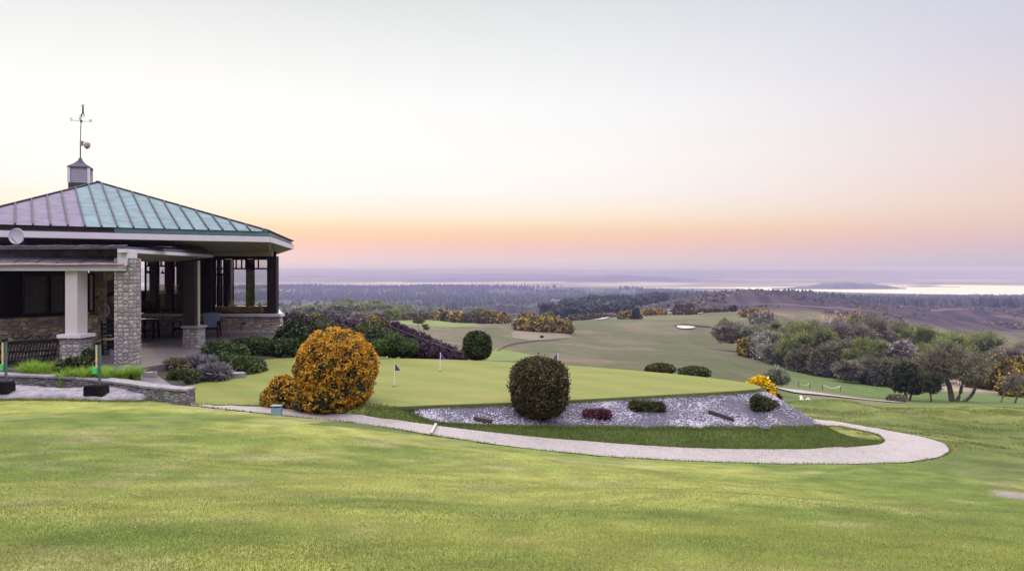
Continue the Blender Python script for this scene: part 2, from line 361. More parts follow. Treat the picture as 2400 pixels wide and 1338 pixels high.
M['terrace'] = plain('terrace_paving', (.13, .115, .13), .6, .25, 2.5)
M['flagpole'] = plain('flagpole_white', (0.546, 0.515, 0.429), .5, .05, 5)
M['purple'] = plain('purple_cloth', (.07, .035, .24), .7, .15, 8)
M['green'] = plain('green_plastic', (.05, .36, .12), .45, .1, 5)
M['tan'] = plain('tan_handle', (.45, .33, .20), .6, .2, 7)
M['greypost'] = plain('grey_green_post', (.05, .09, .09), .5, .2, 6)
M['bluegrey'] = plain('weathered_teal_metal', (.14, .22, .27), .5, .2, 8)
M['terracotta'] = plain('terracotta', (.20, .09, .05), .8, .2, 8)
M['slot'] = plain('dark_timber_edge', (.03, .022, .026), .8, .4, 8)
M['bark'] = plain('bark', (.07, .055, .050), .85, .4, 3, bmp=.8, bd=.05)
M['barkpale'] = plain('pale_bark', (.17, .15, .15), .85, .3, 3)
M['hazel'] = plain('bleached_sticks', (.55, .50, .42), .7, .2, 8)
M['rockfar'] = plain('pale_outcrop', (.55, .50, .50), .85, .3, .4)

m, nt, b, out = newmat('window_glass')
b.inputs['Base Color'].default_value = (.02, .02, .02, 1); b.inputs['Roughness'].default_value = .02
tr = nt.nodes.new('ShaderNodeBsdfTransparent'); tr.inputs[0].default_value = (.90, .90, .90, 1)
gl = nt.nodes.new('ShaderNodeBsdfGlossy'); gl.inputs['Roughness'].default_value = .02
fr = nt.nodes.new('ShaderNodeFresnel'); fr.inputs[0].default_value = 1.35
mx = nt.nodes.new('ShaderNodeMixShader'); nt.links.new(fr.outputs[0], mx.inputs[0]); nt.links.new(tr.outputs[0], mx.inputs[1]); nt.links.new(gl.outputs[0], mx.inputs[2]); nt.links.new(mx.outputs[0], out.inputs[0])
M['glass'] = m

# foliage
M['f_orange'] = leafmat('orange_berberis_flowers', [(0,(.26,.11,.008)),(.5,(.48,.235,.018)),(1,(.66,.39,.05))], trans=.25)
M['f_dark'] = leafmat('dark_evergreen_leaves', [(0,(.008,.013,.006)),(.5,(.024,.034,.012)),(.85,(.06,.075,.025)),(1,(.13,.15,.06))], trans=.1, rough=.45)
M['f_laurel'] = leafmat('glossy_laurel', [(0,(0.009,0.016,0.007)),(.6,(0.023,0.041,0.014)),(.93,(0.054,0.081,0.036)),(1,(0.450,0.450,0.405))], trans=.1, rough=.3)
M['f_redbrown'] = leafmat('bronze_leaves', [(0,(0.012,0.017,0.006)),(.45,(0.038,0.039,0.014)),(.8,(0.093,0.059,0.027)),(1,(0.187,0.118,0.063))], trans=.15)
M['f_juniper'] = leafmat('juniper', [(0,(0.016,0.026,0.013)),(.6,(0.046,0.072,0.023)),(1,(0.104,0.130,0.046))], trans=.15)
M['f_green'] = leafmat('green_box_leaves', [(0,(0.012,0.025,0.005)),(.5,(0.031,0.062,0.010)),(1,(0.068,0.118,0.019))], trans=.2)
M['f_mid'] = leafmat('clipped_hedge_leaves', [(0,(0.018,0.024,0.012)),(.5,(0.042,0.054,0.018)),(1,(0.096,0.096,0.036))], trans=.15)
M['f_lily'] = leafmat('bright_strap_leaves', [(0,(0.075,0.150,0.015)),(.5,(0.165,0.285,0.030)),(1,(0.285,0.413,0.060))], trans=.35)
M['f_purple'] = leafmat('purple_hedge_leaves', [(0,(0.019,0.007,0.019)),(.5,(0.053,0.028,0.053)),(1,(0.161,0.105,0.149))], trans=.2)
M['f_lavender'] = leafmat('grey_lavender', [(0,(.05,.05,.055)),(.5,(.13,.12,.14)),(1,(.28,.25,.30))], trans=.2)
M['f_red'] = leafmat('dark_red_heather', [(0,(.03,.010,.014)),(.5,(.07,.02,.035)),(1,(.18,.07,.09))], trans=.1)
M['f_yellow'] = leafmat('yellow_broom', [(0,(.25,.18,.01)),(.4,(.65,.42,.01)),(1,(.9,.68,.03))], trans=.3)
M['f_gorse'] = leafmat('gorse', [(0,(.022,.028,.008)),(.42,(.06,.06,.014)),(.62,(.26,.16,.014)),(1,(.60,.38,.03))], trans=.1)
M['f_gorsedark'] = leafmat('gorse_past', [(0,(.02,.022,.008)),(.5,(.05,.045,.014)),(.75,(.13,.09,.014)),(1,(.34,.19,.02))], trans=.1)
M['f_olive'] = leafmat('willow_green', [(0,(0.041,0.052,0.019)),(.5,(0.118,0.136,0.041)),(1,(0.262,0.284,0.088))], trans=.3)
M['f_lime'] = leafmat('spring_green', [(0,(0.057,0.075,0.018)),(.5,(0.149,0.184,0.040)),(1,(0.299,0.345,0.081))], trans=.3)
M['f_brown'] = leafmat('bare_twigs_brown', [(0,(0.040,0.036,0.023)),(.5,(0.107,0.097,0.059)),(1,(0.230,0.217,0.128))], trans=.15)
M['f_mauve'] = leafmat('budding_twigs_mauve', [(0,(0.048,0.044,0.035)),(.5,(0.136,0.118,0.090)),(1,(0.299,0.266,0.208))], trans=.15)
M['f_grey'] = leafmat('grey_green_twigs', [(0,(0.056,0.061,0.043)),(.5,(0.144,0.151,0.108)),(1,(0.304,0.311,0.223))], trans=.2)
M['f_blossom'] = leafmat('blackthorn_blossom', [(0,(0.065,0.055,0.055)),(.55,(0.156,0.130,0.130)),(.75,(0.468,0.416,0.442)),(1,(0.750,0.741,0.750))], trans=.2)
M['f_heath'] = leafmat('heath_scrub', [(0,(.010,.008,.011)),(.5,(.028,.020,.024)),(.88,(.045,.036,.024)),(1,(.12,.085,.02))], trans=.1)
M['f_thicket'] = leafmat('dark_thicket', [(0,(.015,.014,.012)),(.5,(.045,.042,.030)),(1,(.11,.10,.075))], trans=.1)
M['f_forest'] = leafmat('forest_green', [(0,(.010,.015,.016)),(.5,(.022,.030,.030)),(1,(.045,.055,.048))], trans=.1)
M['f_wood'] = leafmat('dark_wood_crowns', [(0,(.010,.016,.012)),(.5,(.028,.038,.026)),(1,(.06,.07,.045))], trans=.1)
M['f_blade'] = leafmat('grass_blades', [(0,(.075,.11,.02)),(.4,(.165,.205,.04)),(.75,(.30,.30,.075)),(1,(.50,.43,.19))], trans=.3)
M['f_rough'] = leafmat('rough_grass', [(0,(.05,.075,.018)),(.5,(.10,.13,.03)),(1,(.20,.20,.06))], trans=.3)

def groundmat(name, fine, contrast=.5, bs=.5, bd=.02, rough=.9, fine2=None):
    m, nt, b, _ = newmat(name); a = nt.nodes.new('ShaderNodeAttribute'); a.attribute_name = 'zone'
    v = coord(nt); n1 = noise(nt, v, fine, 6, .7)
    c = mix(nt, a.outputs['Color'], ramp(nt, n1, [(.28, (.45, .5, .4)), (.5, (1, 1, 1)), (.72, (1.0, 1.0, .9))]), contrast, 'MULTIPLY')
    c = mix(nt, c, ramp(nt, noise(nt, coord(nt, (1, 1.8, 1)), fine*.55, 5, .75), [(.34, (.50, .58, .48)), (.50, (.92, .94, .9)), (.64, (1.0, .98, .86))]), .9, 'MULTIPLY')
    c = mix(nt, c, ramp(nt, noise(nt, v, fine*.18, 5, .6), [(.3, (.70, .74, .68)), (.6, (1, 1, 1))]), .6, 'MULTIPLY')
    nt.links.new(c, b.inputs['Base Color']); b.inputs['Roughness'].default_value = rough; b.inputs['Specular IOR Level'].default_value = .15
    bump(nt, b, n1, bs, bd); return m
M['lawn'] = groundmat('lawn', 34, .85, .9, .04)
M['field'] = groundmat('field', .9, .45, .5, .25)

# putting green: mowing bands
m, nt, b, _ = newmat('putting_turf'); v = coord(nt)
wv = nt.nodes.new('ShaderNodeTexWave'); wv.inputs['Scale'].default_value = .28; wv.inputs['Distortion'].default_value = 3.5; wv.inputs['Detail'].default_value = 2; wv.bands_direction = 'DIAGONAL'
nt.links.new(v, wv.inputs['Vector'])
c = ramp(nt, wv.outputs[1], [(.4, (.128, .134, .033)), (.6, (.146, .143, .037))])
n1 = noise(nt, coord(nt, (.6, 2.2, 1)), .9, 5, .6)
c = mix(nt, c, ramp(nt, n1, [(.35, (.74, .90, .80)), (.65, (1.0, .98, 1.0))]), .9, 'MULTIPLY')
n2 = noise(nt, v, 40, 5, .7); c = mix(nt, c, ramp(nt, n2, [(.3, (.72, .76, .7)), (.65, (1, 1, 1))]), .7, 'MULTIPLY')
nt.links.new(c, b.inputs['Base Color']); b.inputs['Roughness'].default_value = .85; b.inputs['Specular IOR Level'].default_value = .15; bump(nt, b, n2, .4, .015)
M['putting'] = m
# gravel path
m, nt, b, _ = newmat('gravel_path'); v = coord(nt); vo = nt.nodes.new('ShaderNodeTexVoronoi'); vo.inputs['Scale'].default_value = 38; nt.links.new(v, vo.inputs['Vector'])
sp = nt.nodes.new('ShaderNodeSeparateColor'); nt.links.new(vo.outputs['Color'], sp.inputs[0])
c = ramp(nt, sp.outputs[0], [(0, (.165, .146, .147)), (.5, (.205, .184, .184)), (1, (.245, .222, .222))])
c = mix(nt, c, ramp(nt, noise(nt, v, 1.6, 6, .7), [(.3, (.80, .77, .73)), (.6, (1, 1, 1))]), .8, 'MULTIPLY')
nt.links.new(c, b.inputs['Base Color']); b.inputs['Roughness'].default_value = .9; bump(nt, b, vo.outputs[0], .3, .006); M['gravel'] = m
# lichened stone slope
m, nt, b, _ = newmat('lichened_slope'); v = coord(nt)
n1 = noise(nt, v, 1.1, 5, .6); n2 = noise(nt, v, 16, 6, .8); vo = nt.nodes.new('ShaderNodeTexVoronoi'); vo.inputs['Scale'].default_value = 17; vo.inputs['Randomness'].default_value = 1; nt.links.new(coord(nt, (1, 1, 1.6)), vo.inputs['Vector'])
c = ramp(nt, n2, [(.30, (.015, .013, .024)), (.5, (.040, .035, .060)), (.68, (.08, .07, .108))])
sm = nt.nodes.new('ShaderNodeMath'); sm.operation = 'MULTIPLY_ADD'; nt.links.new(n1, sm.inputs[0]); sm.inputs[1].default_value = 1.7; nt.links.new(n2, sm.inputs[2])
sb = nt.nodes.new('ShaderNodeMath'); sb.operation = 'MULTIPLY_ADD'; nt.links.new(vo.outputs[0], sb.inputs[0]); sb.inputs[1].default_value = -.55; nt.links.new(sm.outputs[0], sb.inputs[2])
sc_ = nt.nodes.new('ShaderNodeMath'); sc_.operation = 'MULTIPLY'; nt.links.new(sb.outputs[0], sc_.inputs[0]); sc_.inputs[1].default_value = .5
msk = ramp(nt, sc_.outputs[0], [(.57, (0, 0, 0)), (.66, (.95, .95, .95))])
c = mix(nt, c, (.25, .23, .30), msk)
nt.links.new(c, b.inputs['Base Color']); b.inputs['Roughness'].default_value = .85; bump(nt, b, n2, .5, .03); M['slope'] = m
M['sand'] = plain('bunker_sand', (0.281, 0.253, 0.236), .9, .12, 2)
# water
m, nt, b, _ = newmat('lagoon_water'); b.inputs['Base Color'].default_value = (.05, .05, .07, 1); b.inputs['Roughness'].default_value = .3; b.inputs['IOR'].default_value = 1.33
b.inputs['Metallic'].default_value = .6; b.inputs['Base Color'].default_value = (.75, .68, .68, 1); bump(nt, b, noise(nt, coord(nt, (1, .25, 1)), .02, 4), .06, 3.); M['water'] = m

# ------------------------------------------------------------------ ground sheets
def grid_faces(nr, nc):
    i = np.arange(nr-1)[:, None]*nc+np.arange(nc-1)[None]; i = i.ravel()
    return np.c_[i, i+1, i+nc+1, i+nc]
def lerp3(a, b, t): return np.asarray(a)[None]*(1-t[:, None])+np.asarray(b)[None]*t[:, None]
def smooth01(v, a, b): return sstep(a, b, v)

def resample(pts, n):
    pts = np.array(pts, float); d = np.r_[0, np.cumsum(np.linalg.norm(np.diff(pts, axis=0), axis=1))]; t = np.linspace(0, d[-1], n)
    return np.c_[[np.interp(t, d, pts[:, i]) for i in range(pts.shape[1])]].T
def smoothpoly(pts, it=2):
    pts = np.array(pts, float)
    for _ in range(it):
        q = [pts[0]]
        for a, b_ in zip(pts[:-1], pts[1:]): q += [a*.75+b_*.25, a*.25+b_*.75]
        q.append(pts[-1]); pts = np.array(q)
    return pts
gpx = [(425,946),(600,947.5),(880,950.5),(925,952),(1010,948),(1100,945),(1200,942),(1340,936),(1500,927),(1650,919),(1750,913),(1783,909.5),(1778,903),(1740,895),(1680,887),(1600,878),(1500,869),(1400,861),(1300,854),(1200,848.5),(1100,844),(1000,841),(900,838.5),(750,838),(650,839),(618,842),(605,850),(618,866),(600,874),(560,884),(480,893),(430,904),(405,915),(404,930)]
gp = np.array([G(a, b_, -3.0)[:2] for a, b_ in gpx])
gp2 = np.vstack([smoothpoly(np.vstack([gp, gp[:1]]), 2)[:-1]])
ar = np.sum(gp2[:, 0]*np.roll(gp2[:, 1], -1)-np.roll(gp2[:, 0], -1)*gp2[:, 1])
if ar < 0: gp2 = gp2[::-1]
def offset(poly, d):
    nx = np.roll(poly, -1, 0)-np.roll(poly, 1, 0); nn = np.c_[nx[:, 1], -nx[:, 0]]; nn /= np.linalg.norm(nn, axis=1)[:, None]; return poly+nn*d
crest = [(930,953.5,-3.03),(1010,950,-3.03),(1100,947,-3.03),(1200,944,-3.03),(1340,938,-3.03),(1500,929,-3.03),(1650,921,-3.03),(1750,915,-3.03),(1787,911,-3.03)]
toe = [(944,961,-3.12),(1022,990,-3.27),(1100,993.5,-3.31),(1200,996,-3.35),(1340,998.5,-3.40),(1500,1000.5,-3.48),(1650,1001,-3.57),(1780,1001,-3.63),(1932,998,-3.78)]
SLOPEPOLY += [tuple(G(*a)[:2]) for a in crest]+[(6.5, 20.4), (8.5, 21.6)]+[tuple(G(*a)[:2]+np.array([0, .06])) for a in toe[::-1]]
GREENPOLY += [tuple(p) for p in offset(gp2, -.03)]
xs = np.unique(np.concatenate([np.arange(-45, -15, .75), np.arange(-15, 15, .12), np.arange(15, 22, .25), np.arange(22, 45.01, .6)])); xs[-1] = 45.
ys = np.unique(np.concatenate([np.arange(-15, 2, 1.), np.arange(2, 22, .12), np.arange(22, 30, .16), [30.]]))
X, Y = np.meshgrid(xs, ys); x = X.ravel(); y = Y.ravel(); z = ground(x, y)
n1 = fbm(x*.30, y*.55, 7, 3); n2 = fbm(x*.9+4, y*1.6, 5, 17); n3 = fbm(x*.16+9, y*.4, 3, 31)
c = lerp3((.122, .160, .034), (.235, .242, .064), smooth01(n1, .34, .62))
c = c*(1-.55*smooth01(n2, .56, .74)[:, None])+np.array((.26, .22, .13))[None]*(.55*smooth01(n2, .56, .74)[:, None])
c = c*(1-.5*smooth01(n3, .58, .75)[:, None])+np.array((.075, .125, .024))[None]*.5*smooth01(n3, .58, .75)[:, None]
n4 = fbm(x*2.8, y*4.0, 4, 23)-.5; n5 = fbm(x*.55+3, y*1.9, 4, 29)-.5; c = c*(.98+.95*n4+.30*n5)[:, None]*np.array((.97, .98, 1.0))[None]  # turf mottle plus colour bands painted in for weak relief shading
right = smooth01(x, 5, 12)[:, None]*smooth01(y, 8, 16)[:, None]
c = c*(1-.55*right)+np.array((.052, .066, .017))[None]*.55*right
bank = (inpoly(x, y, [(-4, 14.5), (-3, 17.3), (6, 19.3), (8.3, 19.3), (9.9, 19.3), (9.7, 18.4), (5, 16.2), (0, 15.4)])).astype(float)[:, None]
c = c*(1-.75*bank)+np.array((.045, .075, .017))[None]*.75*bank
tus = smooth01(x, 6, 10)*smooth01(y, 18.5, 22); tn = smooth01(fbm(x*.8, y*2.6, 4, 44), .46, .60); tt = (tus*tn*.5)[:, None]; c = c*(1-tt)+np.array((.055, .082, .018))[None]*tt
p_ = G(2385, 1155, -3.65); d = np.hypot((x-p_[0])/.55, (y-p_[1])/.55)+.5*(fbm(x*3, y*3, 3, 2)-.5); t_ = (1-smooth01(d, .5, 1.))[:, None]
c = c*(1-t_)+np.array((.26, .21, .23))[None]*t_
bed = inpoly(x, y, [(-40, 18.2), (-9.4, 17.6), (-7.9, 18.6), (-7.7, 21), (-6.9, 23.4), (-5.5, 26), (-4, 30), (-40, 30)]).astype(float)[:, None]
c = c*(1-bed)+np.array((.05, .042, .035))[None]*bed
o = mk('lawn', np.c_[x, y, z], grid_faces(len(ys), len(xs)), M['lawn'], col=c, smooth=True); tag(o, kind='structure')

us = np.concatenate([np.linspace(-1.5, -.78, 50)[:-1], np.linspace(-.78, .78, 760), np.linspace(.78, 1.5, 50)[1:]])
yf = np.concatenate([np.geomspace(30, 400, 330)[:-1], np.geomspace(400, 5000, 400)[:-1], np.geomspace(5000, 16000, 90)])
U, Yg = np.meshgrid(us, yf); y = Yg.ravel(); x = U.ravel()*y; px = 1200+F*U.ravel()
z = ground(x, y); py = HZ-z*F/y
FAIR = [(640,770),(900,757),(935,748),(1130,749),(1190,757),(1340,778),(1342,750),(1400,744),(1450,741),(1560,731),(1640,729),(1760,735),(1745,752),(1690,772),(1680,796),(1760,815),(1800,835),(1900,868),(2000,884),(2080,888),(2120,905),(2060,1000),(600,1000)]
nA = fbm(x/14, y/26, 4, 41); nB = fbm(x/(3+y*.01), y/(8+y*.05), 4, 43); nC = fbm(x/60, y/110, 3, 47); lg = np.log(y)
rough = lerp3((.035, .036, .022), (.085, .070, .048), smooth01(nB, .35, .65))
heath = lerp3((.012, .007, .016), (.038, .023, .036), smooth01(nB, .35, .65)); 
hl = smooth01(fbm(x/90, y/30, 4, 53), .56, .66)[:, None]*.6; heath = heath*(1-hl)+np.array((.15, .10, .11))[None]*hl
gr = smooth01(fbm(x/18+3, y/30, 4, 57), .57, .66)[:, None]*.7; rough = rough*(1-gr)+np.array((.17, .11, .025))[None]*gr
c = rough.copy()
hm = (smooth01(y, 330, 400))[:, None]; c = c*(1-hm)+heath*hm
fair = inpoly(px+8*(nB-.5), py+5*(nB-.5), FAIR) & (y < 345)
fc = lerp3((.048, .054, .020), (.092, .072, .050), smooth01(nA*.6+nB*.4, .40, .60))
topg = (smooth01(y, 200, 320)*smooth01(px, 1300, 1500))[:, None]*.6; fc = fc*(1-topg)+np.array((.095, .105, .042))[None]*topg
st = smooth01(fbm(x/30, y/7, 3, 59), .52, .64)[:, None]*.75; fc = fc*(1-st)+np.array((.060, .058, .036))[None]*st
c[fair] = fc[fair]
g_ = inpoly(px, py, [(935,752),(1110,751),(1125,764),(1050,767),(935,760)]) & (y < 300); c[g_] = np.array((.10, .13, .035))*(.9+.2*nB[g_][:, None])
g_ = inpoly(px, py, [(1152,824),(1165,816),(1240,830),(1300,845),(1140,845)]) & (y < 150); c[g_] = np.array((.10, .13, .035))
pink = inpoly(px, py, [(1200,778),(1260,772),(1330,782),(1345,790),(1250,797),(1200,790)]) & (y < 250); c[pink] = c[pink]*.4+np.array((.16, .12, .11))*.6
pale = inpoly(px+20*(nB-.5), py+6*(nB-.5), [(2080,884),(2200,880),(2500,880),(2500,925),(2200,915),(2100,905)]) & (y < 200); c[pale] = np.array((.23, .175, .15))*(.8+.4*nB[pale][:, None])
low = (smooth01(px+160*(nA-.5), 1720, 1900)*(1-smooth01(y+30*(nB-.5), 95, 125))*(~pale))[:, None]; t_ = smooth01(nA, .45, .6)[:, None]; cl = np.array((.065, .095, .025))[None]*(1-t_)+np.array((.115, .10, .06))[None]*t_; c = c*(1-low)+cl*low
edge = (y < 36) & (px > 1700); c[edge] = np.array((.08, .115, .024))
# forests, valley flats, far land
fmask = np.maximum(smooth01(y, 820, 900), ((px < 1520+40*(nC-.5)) & (y > 720)).astype(float))
fmask = np.where((px > 1500) & (y < 900), 0, fmask)
flat_ = inpoly(px, py, [(990,706),(1290,706),(1290,727),(990,727)]) & (y > 700) & (y < 1700); fmask = np.where(flat_, 0, fmask)
forest = lerp3((.016, .021, .024), (.045, .050, .045), smooth01(nB, .35, .65))
cut = smooth01(fbm(x/300, y/500, 3, 61), .58, .64)[:, None]*smooth01(y, 1000, 1200)[:, None]; forest = forest*(1-cut*.7)+np.array((.12, .12, .075))[None]*cut*.7
c = c*(1-fmask[:, None])+forest*fmask[:, None]
c[flat_] = np.array((.20, .155, .15))*(.7+.6*nB[flat_][:, None])
canopy = fmask*(y < 2250)*(fbm(x/22, y/30, 2, 71)*7+vnoise(x/(5+y*.003), y/(7+y*.004), seed=73)*5)
canopy = canopy*(1-smooth01(y, 2700, 2900)*(px < 1560))
z = z+np.where(z > -89.5, canopy, 0)
shore = (z < -88.0) & (z > -92) & (y > 2300) & (y < 4700); c[shore] = np.array((.10, .09, .08))
ff = smooth01(y, 3900, 4500)[:, None]; dk = smooth01(z, -87.8, -82)[:, None]; fn_ = (.5+.9*smooth01(fbm(x/700, y/900, 3, 97), .40, .62))[:, None]; fcol = np.array((.21, .185, .20))[None]*fn_*(1-dk)+np.array((.012, .013, .022))[None]*dk; c = c*(1-ff)+fcol*ff  # low far ground painted pale as lit mist between the dark ridges
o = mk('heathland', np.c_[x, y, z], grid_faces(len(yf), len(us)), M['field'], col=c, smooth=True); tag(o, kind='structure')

o = mk('water', [(-9000, 2300, WATER_Z), (12000, 2300, WATER_Z), (12000, 5200, WATER_Z), (-9000, 5200, WATER_Z)], [[0, 1, 2, 3]], M['water']); tag(o, kind='structure')

# ------------------------------------------------------------------ path, green, slope
# inner and outer edges share vertices one to one so the bend stays regular
A_ = smoothpoly(np.array(outp)); B_ = smoothpoly(np.array(innp)); n = 400; A_ = resample(A_, n); B_ = resample(B_, n)
j = np.linspace(0, 1, 9); V = []
for t in j: V.append(A_*(1-t)+B_*t)
V = np.array(V).transpose(1, 0, 2).reshape(-1, 3)
V[:, 2] = ground(V[:, 0], V[:, 1]); ins = inpoly(V[:, 0], V[:, 1], PATHPOLY); V[:, 2] += np.where(ins, .035, 0)+.006
cm = np.tile(np.sin(j*math.pi)*.012, n); V[:, 2] += cm
o = mk('path', V, grid_faces(n, 9), M['gravel'], smooth=True); tag(o, kind='structure')
# pale expansion strip across the path
a = G(1010, 1020, -3.27); bq = G(1022, 995, -3.27)
mb = MB(); M['strip'] = plain('concrete_strip', (.27, .25, .245)); za, zb_ = gz(a[0], a[1]+.05)+.048, gz(bq[0], bq[1])+.044; mb.bar((a[0], a[1]+.03, za), (bq[0], bq[1]-.02, zb_), .05, .03); tag(mb.build('drain_strip', M['strip'], base=(a[0], a[1], a[2])), 'thin pale strip crossing the gravel path left of the stone slope', 'drain strip')

n = len(gp2); rings = [(gp2, -3.0), (offset(gp2, .03), -3.003), (offset(gp2, .05), -3.02), (offset(gp2, .06), -3.07), (offset(gp2, .07), -3.5)]
V = np.vstack([np.c_[r, np.full(n, zz)] for r, zz in rings]); Fc = [list(range(n))]; mi = [0]
for k in range(4):
    for i in range(n): Fc.append([k*n+i, (k+1)*n+i, (k+1)*n+(i+1) % n, k*n+(i+1) % n]); mi.append(1 if k else 0)
M['turfedge'] = plain('turf_edge', (.05, .055, .022), .9, .4, 14, bmp=1, bd=.03)
o = mk('putting_green', V, Fc, [M['putting'], M['turfedge']], mi=mi); tag(o, kind='structure')

cr = [G(*a) for a in crest]+[np.array([6.9, 20.6, -3.1])]; tq = [G(*a) for a in toe]+[np.array([8.6, 22.2, -4.4])]
cr = resample(cr, 190); tq = resample(tq, 190); nr = 22
# keep the fold at the right-hand corner aligned
cr = np.vstack([resample([G(*a) for a in crest], 170), resample([G(*crest[-1]), (6.3, 20.6, -3.1)], 21)[1:]]); tq = np.vstack([resample([G(*a) for a in toe], 170), resample([G(*toe[-1]), (8.6, 22.2, -4.5)], 21)[1:]])
nr = 26; V = np.array([cr*(1-t)+tq*t for t in np.linspace(-.02, 1.04, nr)]).transpose(1, 0, 2).reshape(-1, 3)
dz = (fbm(V[:, 0]*2.2, V[:, 1]*2.2+V[:, 2]*2, 4, 91)-.5)*.09; V[:, 2] += dz*.6*np.tile(np.sin(np.linspace(.15, 1, nr)*2.9), 190)
SL = (cr, tq)
o = mk('rock_slope', V, grid_faces(190, nr), M['slope'], smooth=True); tag(o, kind='structure')

# loose pale stones on the slope
rng = np.random.default_rng(5)
def pebbles(cnt, seed):
    r = np.random.default_rng(seed); V = []; Fc = []
    base = np.array([(1,0,0),(0,1,0),(-1,0,0),(0,-1,0),(0,0,1),(0,0,-1)], float); fs = [(0,1,4),(1,2,4),(2,3,4),(3,0,4),(1,0,5),(2,1,5),(3,2,5),(0,3,5)]
    k = 0
    while k < cnt:
        i = r.random()*169; t = r.random(); dens = float(fbm(np.array([i/9.]), np.array([t*3]), 3, 6)[0])
        if r.random() > sstep(.42, .62, dens)+.08: continue
        a = cr[int(i)]*(1-t)+tq[int(i)]*t; s = r.uniform(.009, .024)
        q = base*np.array([s*r.uniform(.8, 1.5), s, s*.5])*r.uniform(.8, 1.2, (6, 1))+a+[0, 0, .01]; V.append(q); Fc += [[k*6+j for j in f] for f in fs]; k += 1
    return np.vstack(V), np.array(Fc)
pv, pf = pebbles(2200, 4); M['pebble'] = plain('pale_stone_chips', (.42, .39, .48), .8, .3, 3)
o = mk('stone_chips', pv, pf, M['pebble']); tag(o, kind='stuff', label='pale stone chips scattered over the grey slope', cat='stones')

# ------------------------------------------------------------------ foliage generators
def leafcloud(lobes, n, size, seed, elong=1.6, outward=.35, shell=.72, bumpy=.18, freq=2.5, zmin=-1e9, tri=False, droop=0., vbias=0.):
    r = np.random.default_rng(seed); L = np.array(lobes, float); w = (L[:, 3]*L[:, 4]+L[:, 4]*L[:, 5]+L[:, 3]*L[:, 5]); w /= w.sum()
    pts = []; nor = []; got = 0
    while got < n:
        k = r.choice(len(L), n*2, p=w); d = r.normal(size=(n*2, 3)); d /= np.linalg.norm(d, axis=1)[:, None]
        rr = shell+(1-shell)*r.random(n*2)**.6
        nb = vnoise(d[:, 0]*freq+k*3.1, d[:, 1]*freq, d[:, 2]*freq+50, seed=seed)-.5
        rr = rr*(1+bumpy*2*nb); p = L[k, :3]+d*L[k, 3:]*rr[:, None]
        ok = p[:, 2] > zmin
        for q in range(len(L)):
            dd = (((p-L[q, :3])/L[q, 3:])**2).sum(1); ok &= (dd > (shell*.88)**2) | (k == q)
        p = p[ok]; nn = (d/L[k, 3:])[ok]; nn /= np.linalg.norm(nn, axis=1)[:, None]
        if len(p) == 0: break
        pts.append(p); nor.append(nn); got += len(p)
    p = np.vstack(pts)[:n]; nn = np.vstack(nor)[:n]; n = len(p)
    rd = r.normal(size=(n, 3)); a = rd*(1-outward)+nn*outward*1.6; a[:, 2] -= droop; a /= np.linalg.norm(a, axis=1)[:, None]
    b_ = np.cross(a, r.normal(size=(n, 3))); b_ /= np.linalg.norm(b_, axis=1)[:, None]
    s = size*r.uniform(.6, 1.35, n)[:, None]; la = a*s*elong*.5; lb = b_*s*.5
    if tri: V = np.stack([p-la-lb*.6, p-la+lb*.6, p+la], 1).reshape(-1, 3); k = 3
    else: V = np.stack([p-la, p+lb, p+la, p-lb], 1).reshape(-1, 3); k = 4
    cl = vnoise(p[:, 0]*freq*.9/max(L[:, 3].mean(), .01), p[:, 1]*freq*.9/max(L[:, 3].mean(), .01), p[:, 2]*freq*.9/max(L[:, 3].mean(), .01)+9, seed=seed+5)
    v = np.clip(.5*r.random(n)+.5*sstep(.2, .8, cl)+vbias, 0, 1)
    return V, np.arange(n*k).reshape(-1, k), np.repeat(v, k)
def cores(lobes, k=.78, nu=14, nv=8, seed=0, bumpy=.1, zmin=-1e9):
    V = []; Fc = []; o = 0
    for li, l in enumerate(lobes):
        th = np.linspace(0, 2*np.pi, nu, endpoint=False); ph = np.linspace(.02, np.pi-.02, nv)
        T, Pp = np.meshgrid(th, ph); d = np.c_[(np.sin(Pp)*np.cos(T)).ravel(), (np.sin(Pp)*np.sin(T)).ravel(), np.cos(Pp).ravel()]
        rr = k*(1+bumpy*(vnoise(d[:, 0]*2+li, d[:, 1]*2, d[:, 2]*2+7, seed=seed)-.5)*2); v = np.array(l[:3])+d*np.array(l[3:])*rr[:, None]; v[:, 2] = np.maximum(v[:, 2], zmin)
        V.append(v)
        for i in range(nv-1):
            for j_ in range(nu): Fc.append([o+i*nu+j_, o+i*nu+(j_+1) % nu, o+(i+1)*nu+(j_+1) % nu, o+(i+1)*nu+j_])
        o += len(v)
    return np.vstack(V), np.array(Fc)
def foliage(name, lobes, n, size, mat, parent=None, seed=1, core=.78, base=None, fuzz=.07, **kw):
    V, Fc, v = leafcloud(lobes, n, size, seed, **kw); k = Fc.shape[1]
    if fuzz:
        V3, F3, v3 = leafcloud([(q[0], q[1], q[2]+q[5]*.02, q[3]*1.06, q[4]*1.06, q[5]*1.06) for q in lobes], int(n*fuzz), size, seed+1, **{**kw, 'shell': .96, 'bumpy': kw.get('bumpy', .18)*1.3+.02})
        Fc = np.vstack([Fc, F3+len(V)]); V = np.vstack([V, V3]); v = np.r_[v, v3]
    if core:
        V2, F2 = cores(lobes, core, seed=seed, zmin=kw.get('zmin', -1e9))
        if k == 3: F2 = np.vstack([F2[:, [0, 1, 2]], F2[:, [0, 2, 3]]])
        Fc = np.vstack([Fc, F2+len(V)]); V = np.vstack([V, V2]); v = np.r_[v, np.zeros(len(V2))]  # core added inside the leaves to block light, in the darkest tone
    return mk(name, V, Fc, mat, parent, attr=v, base=base)
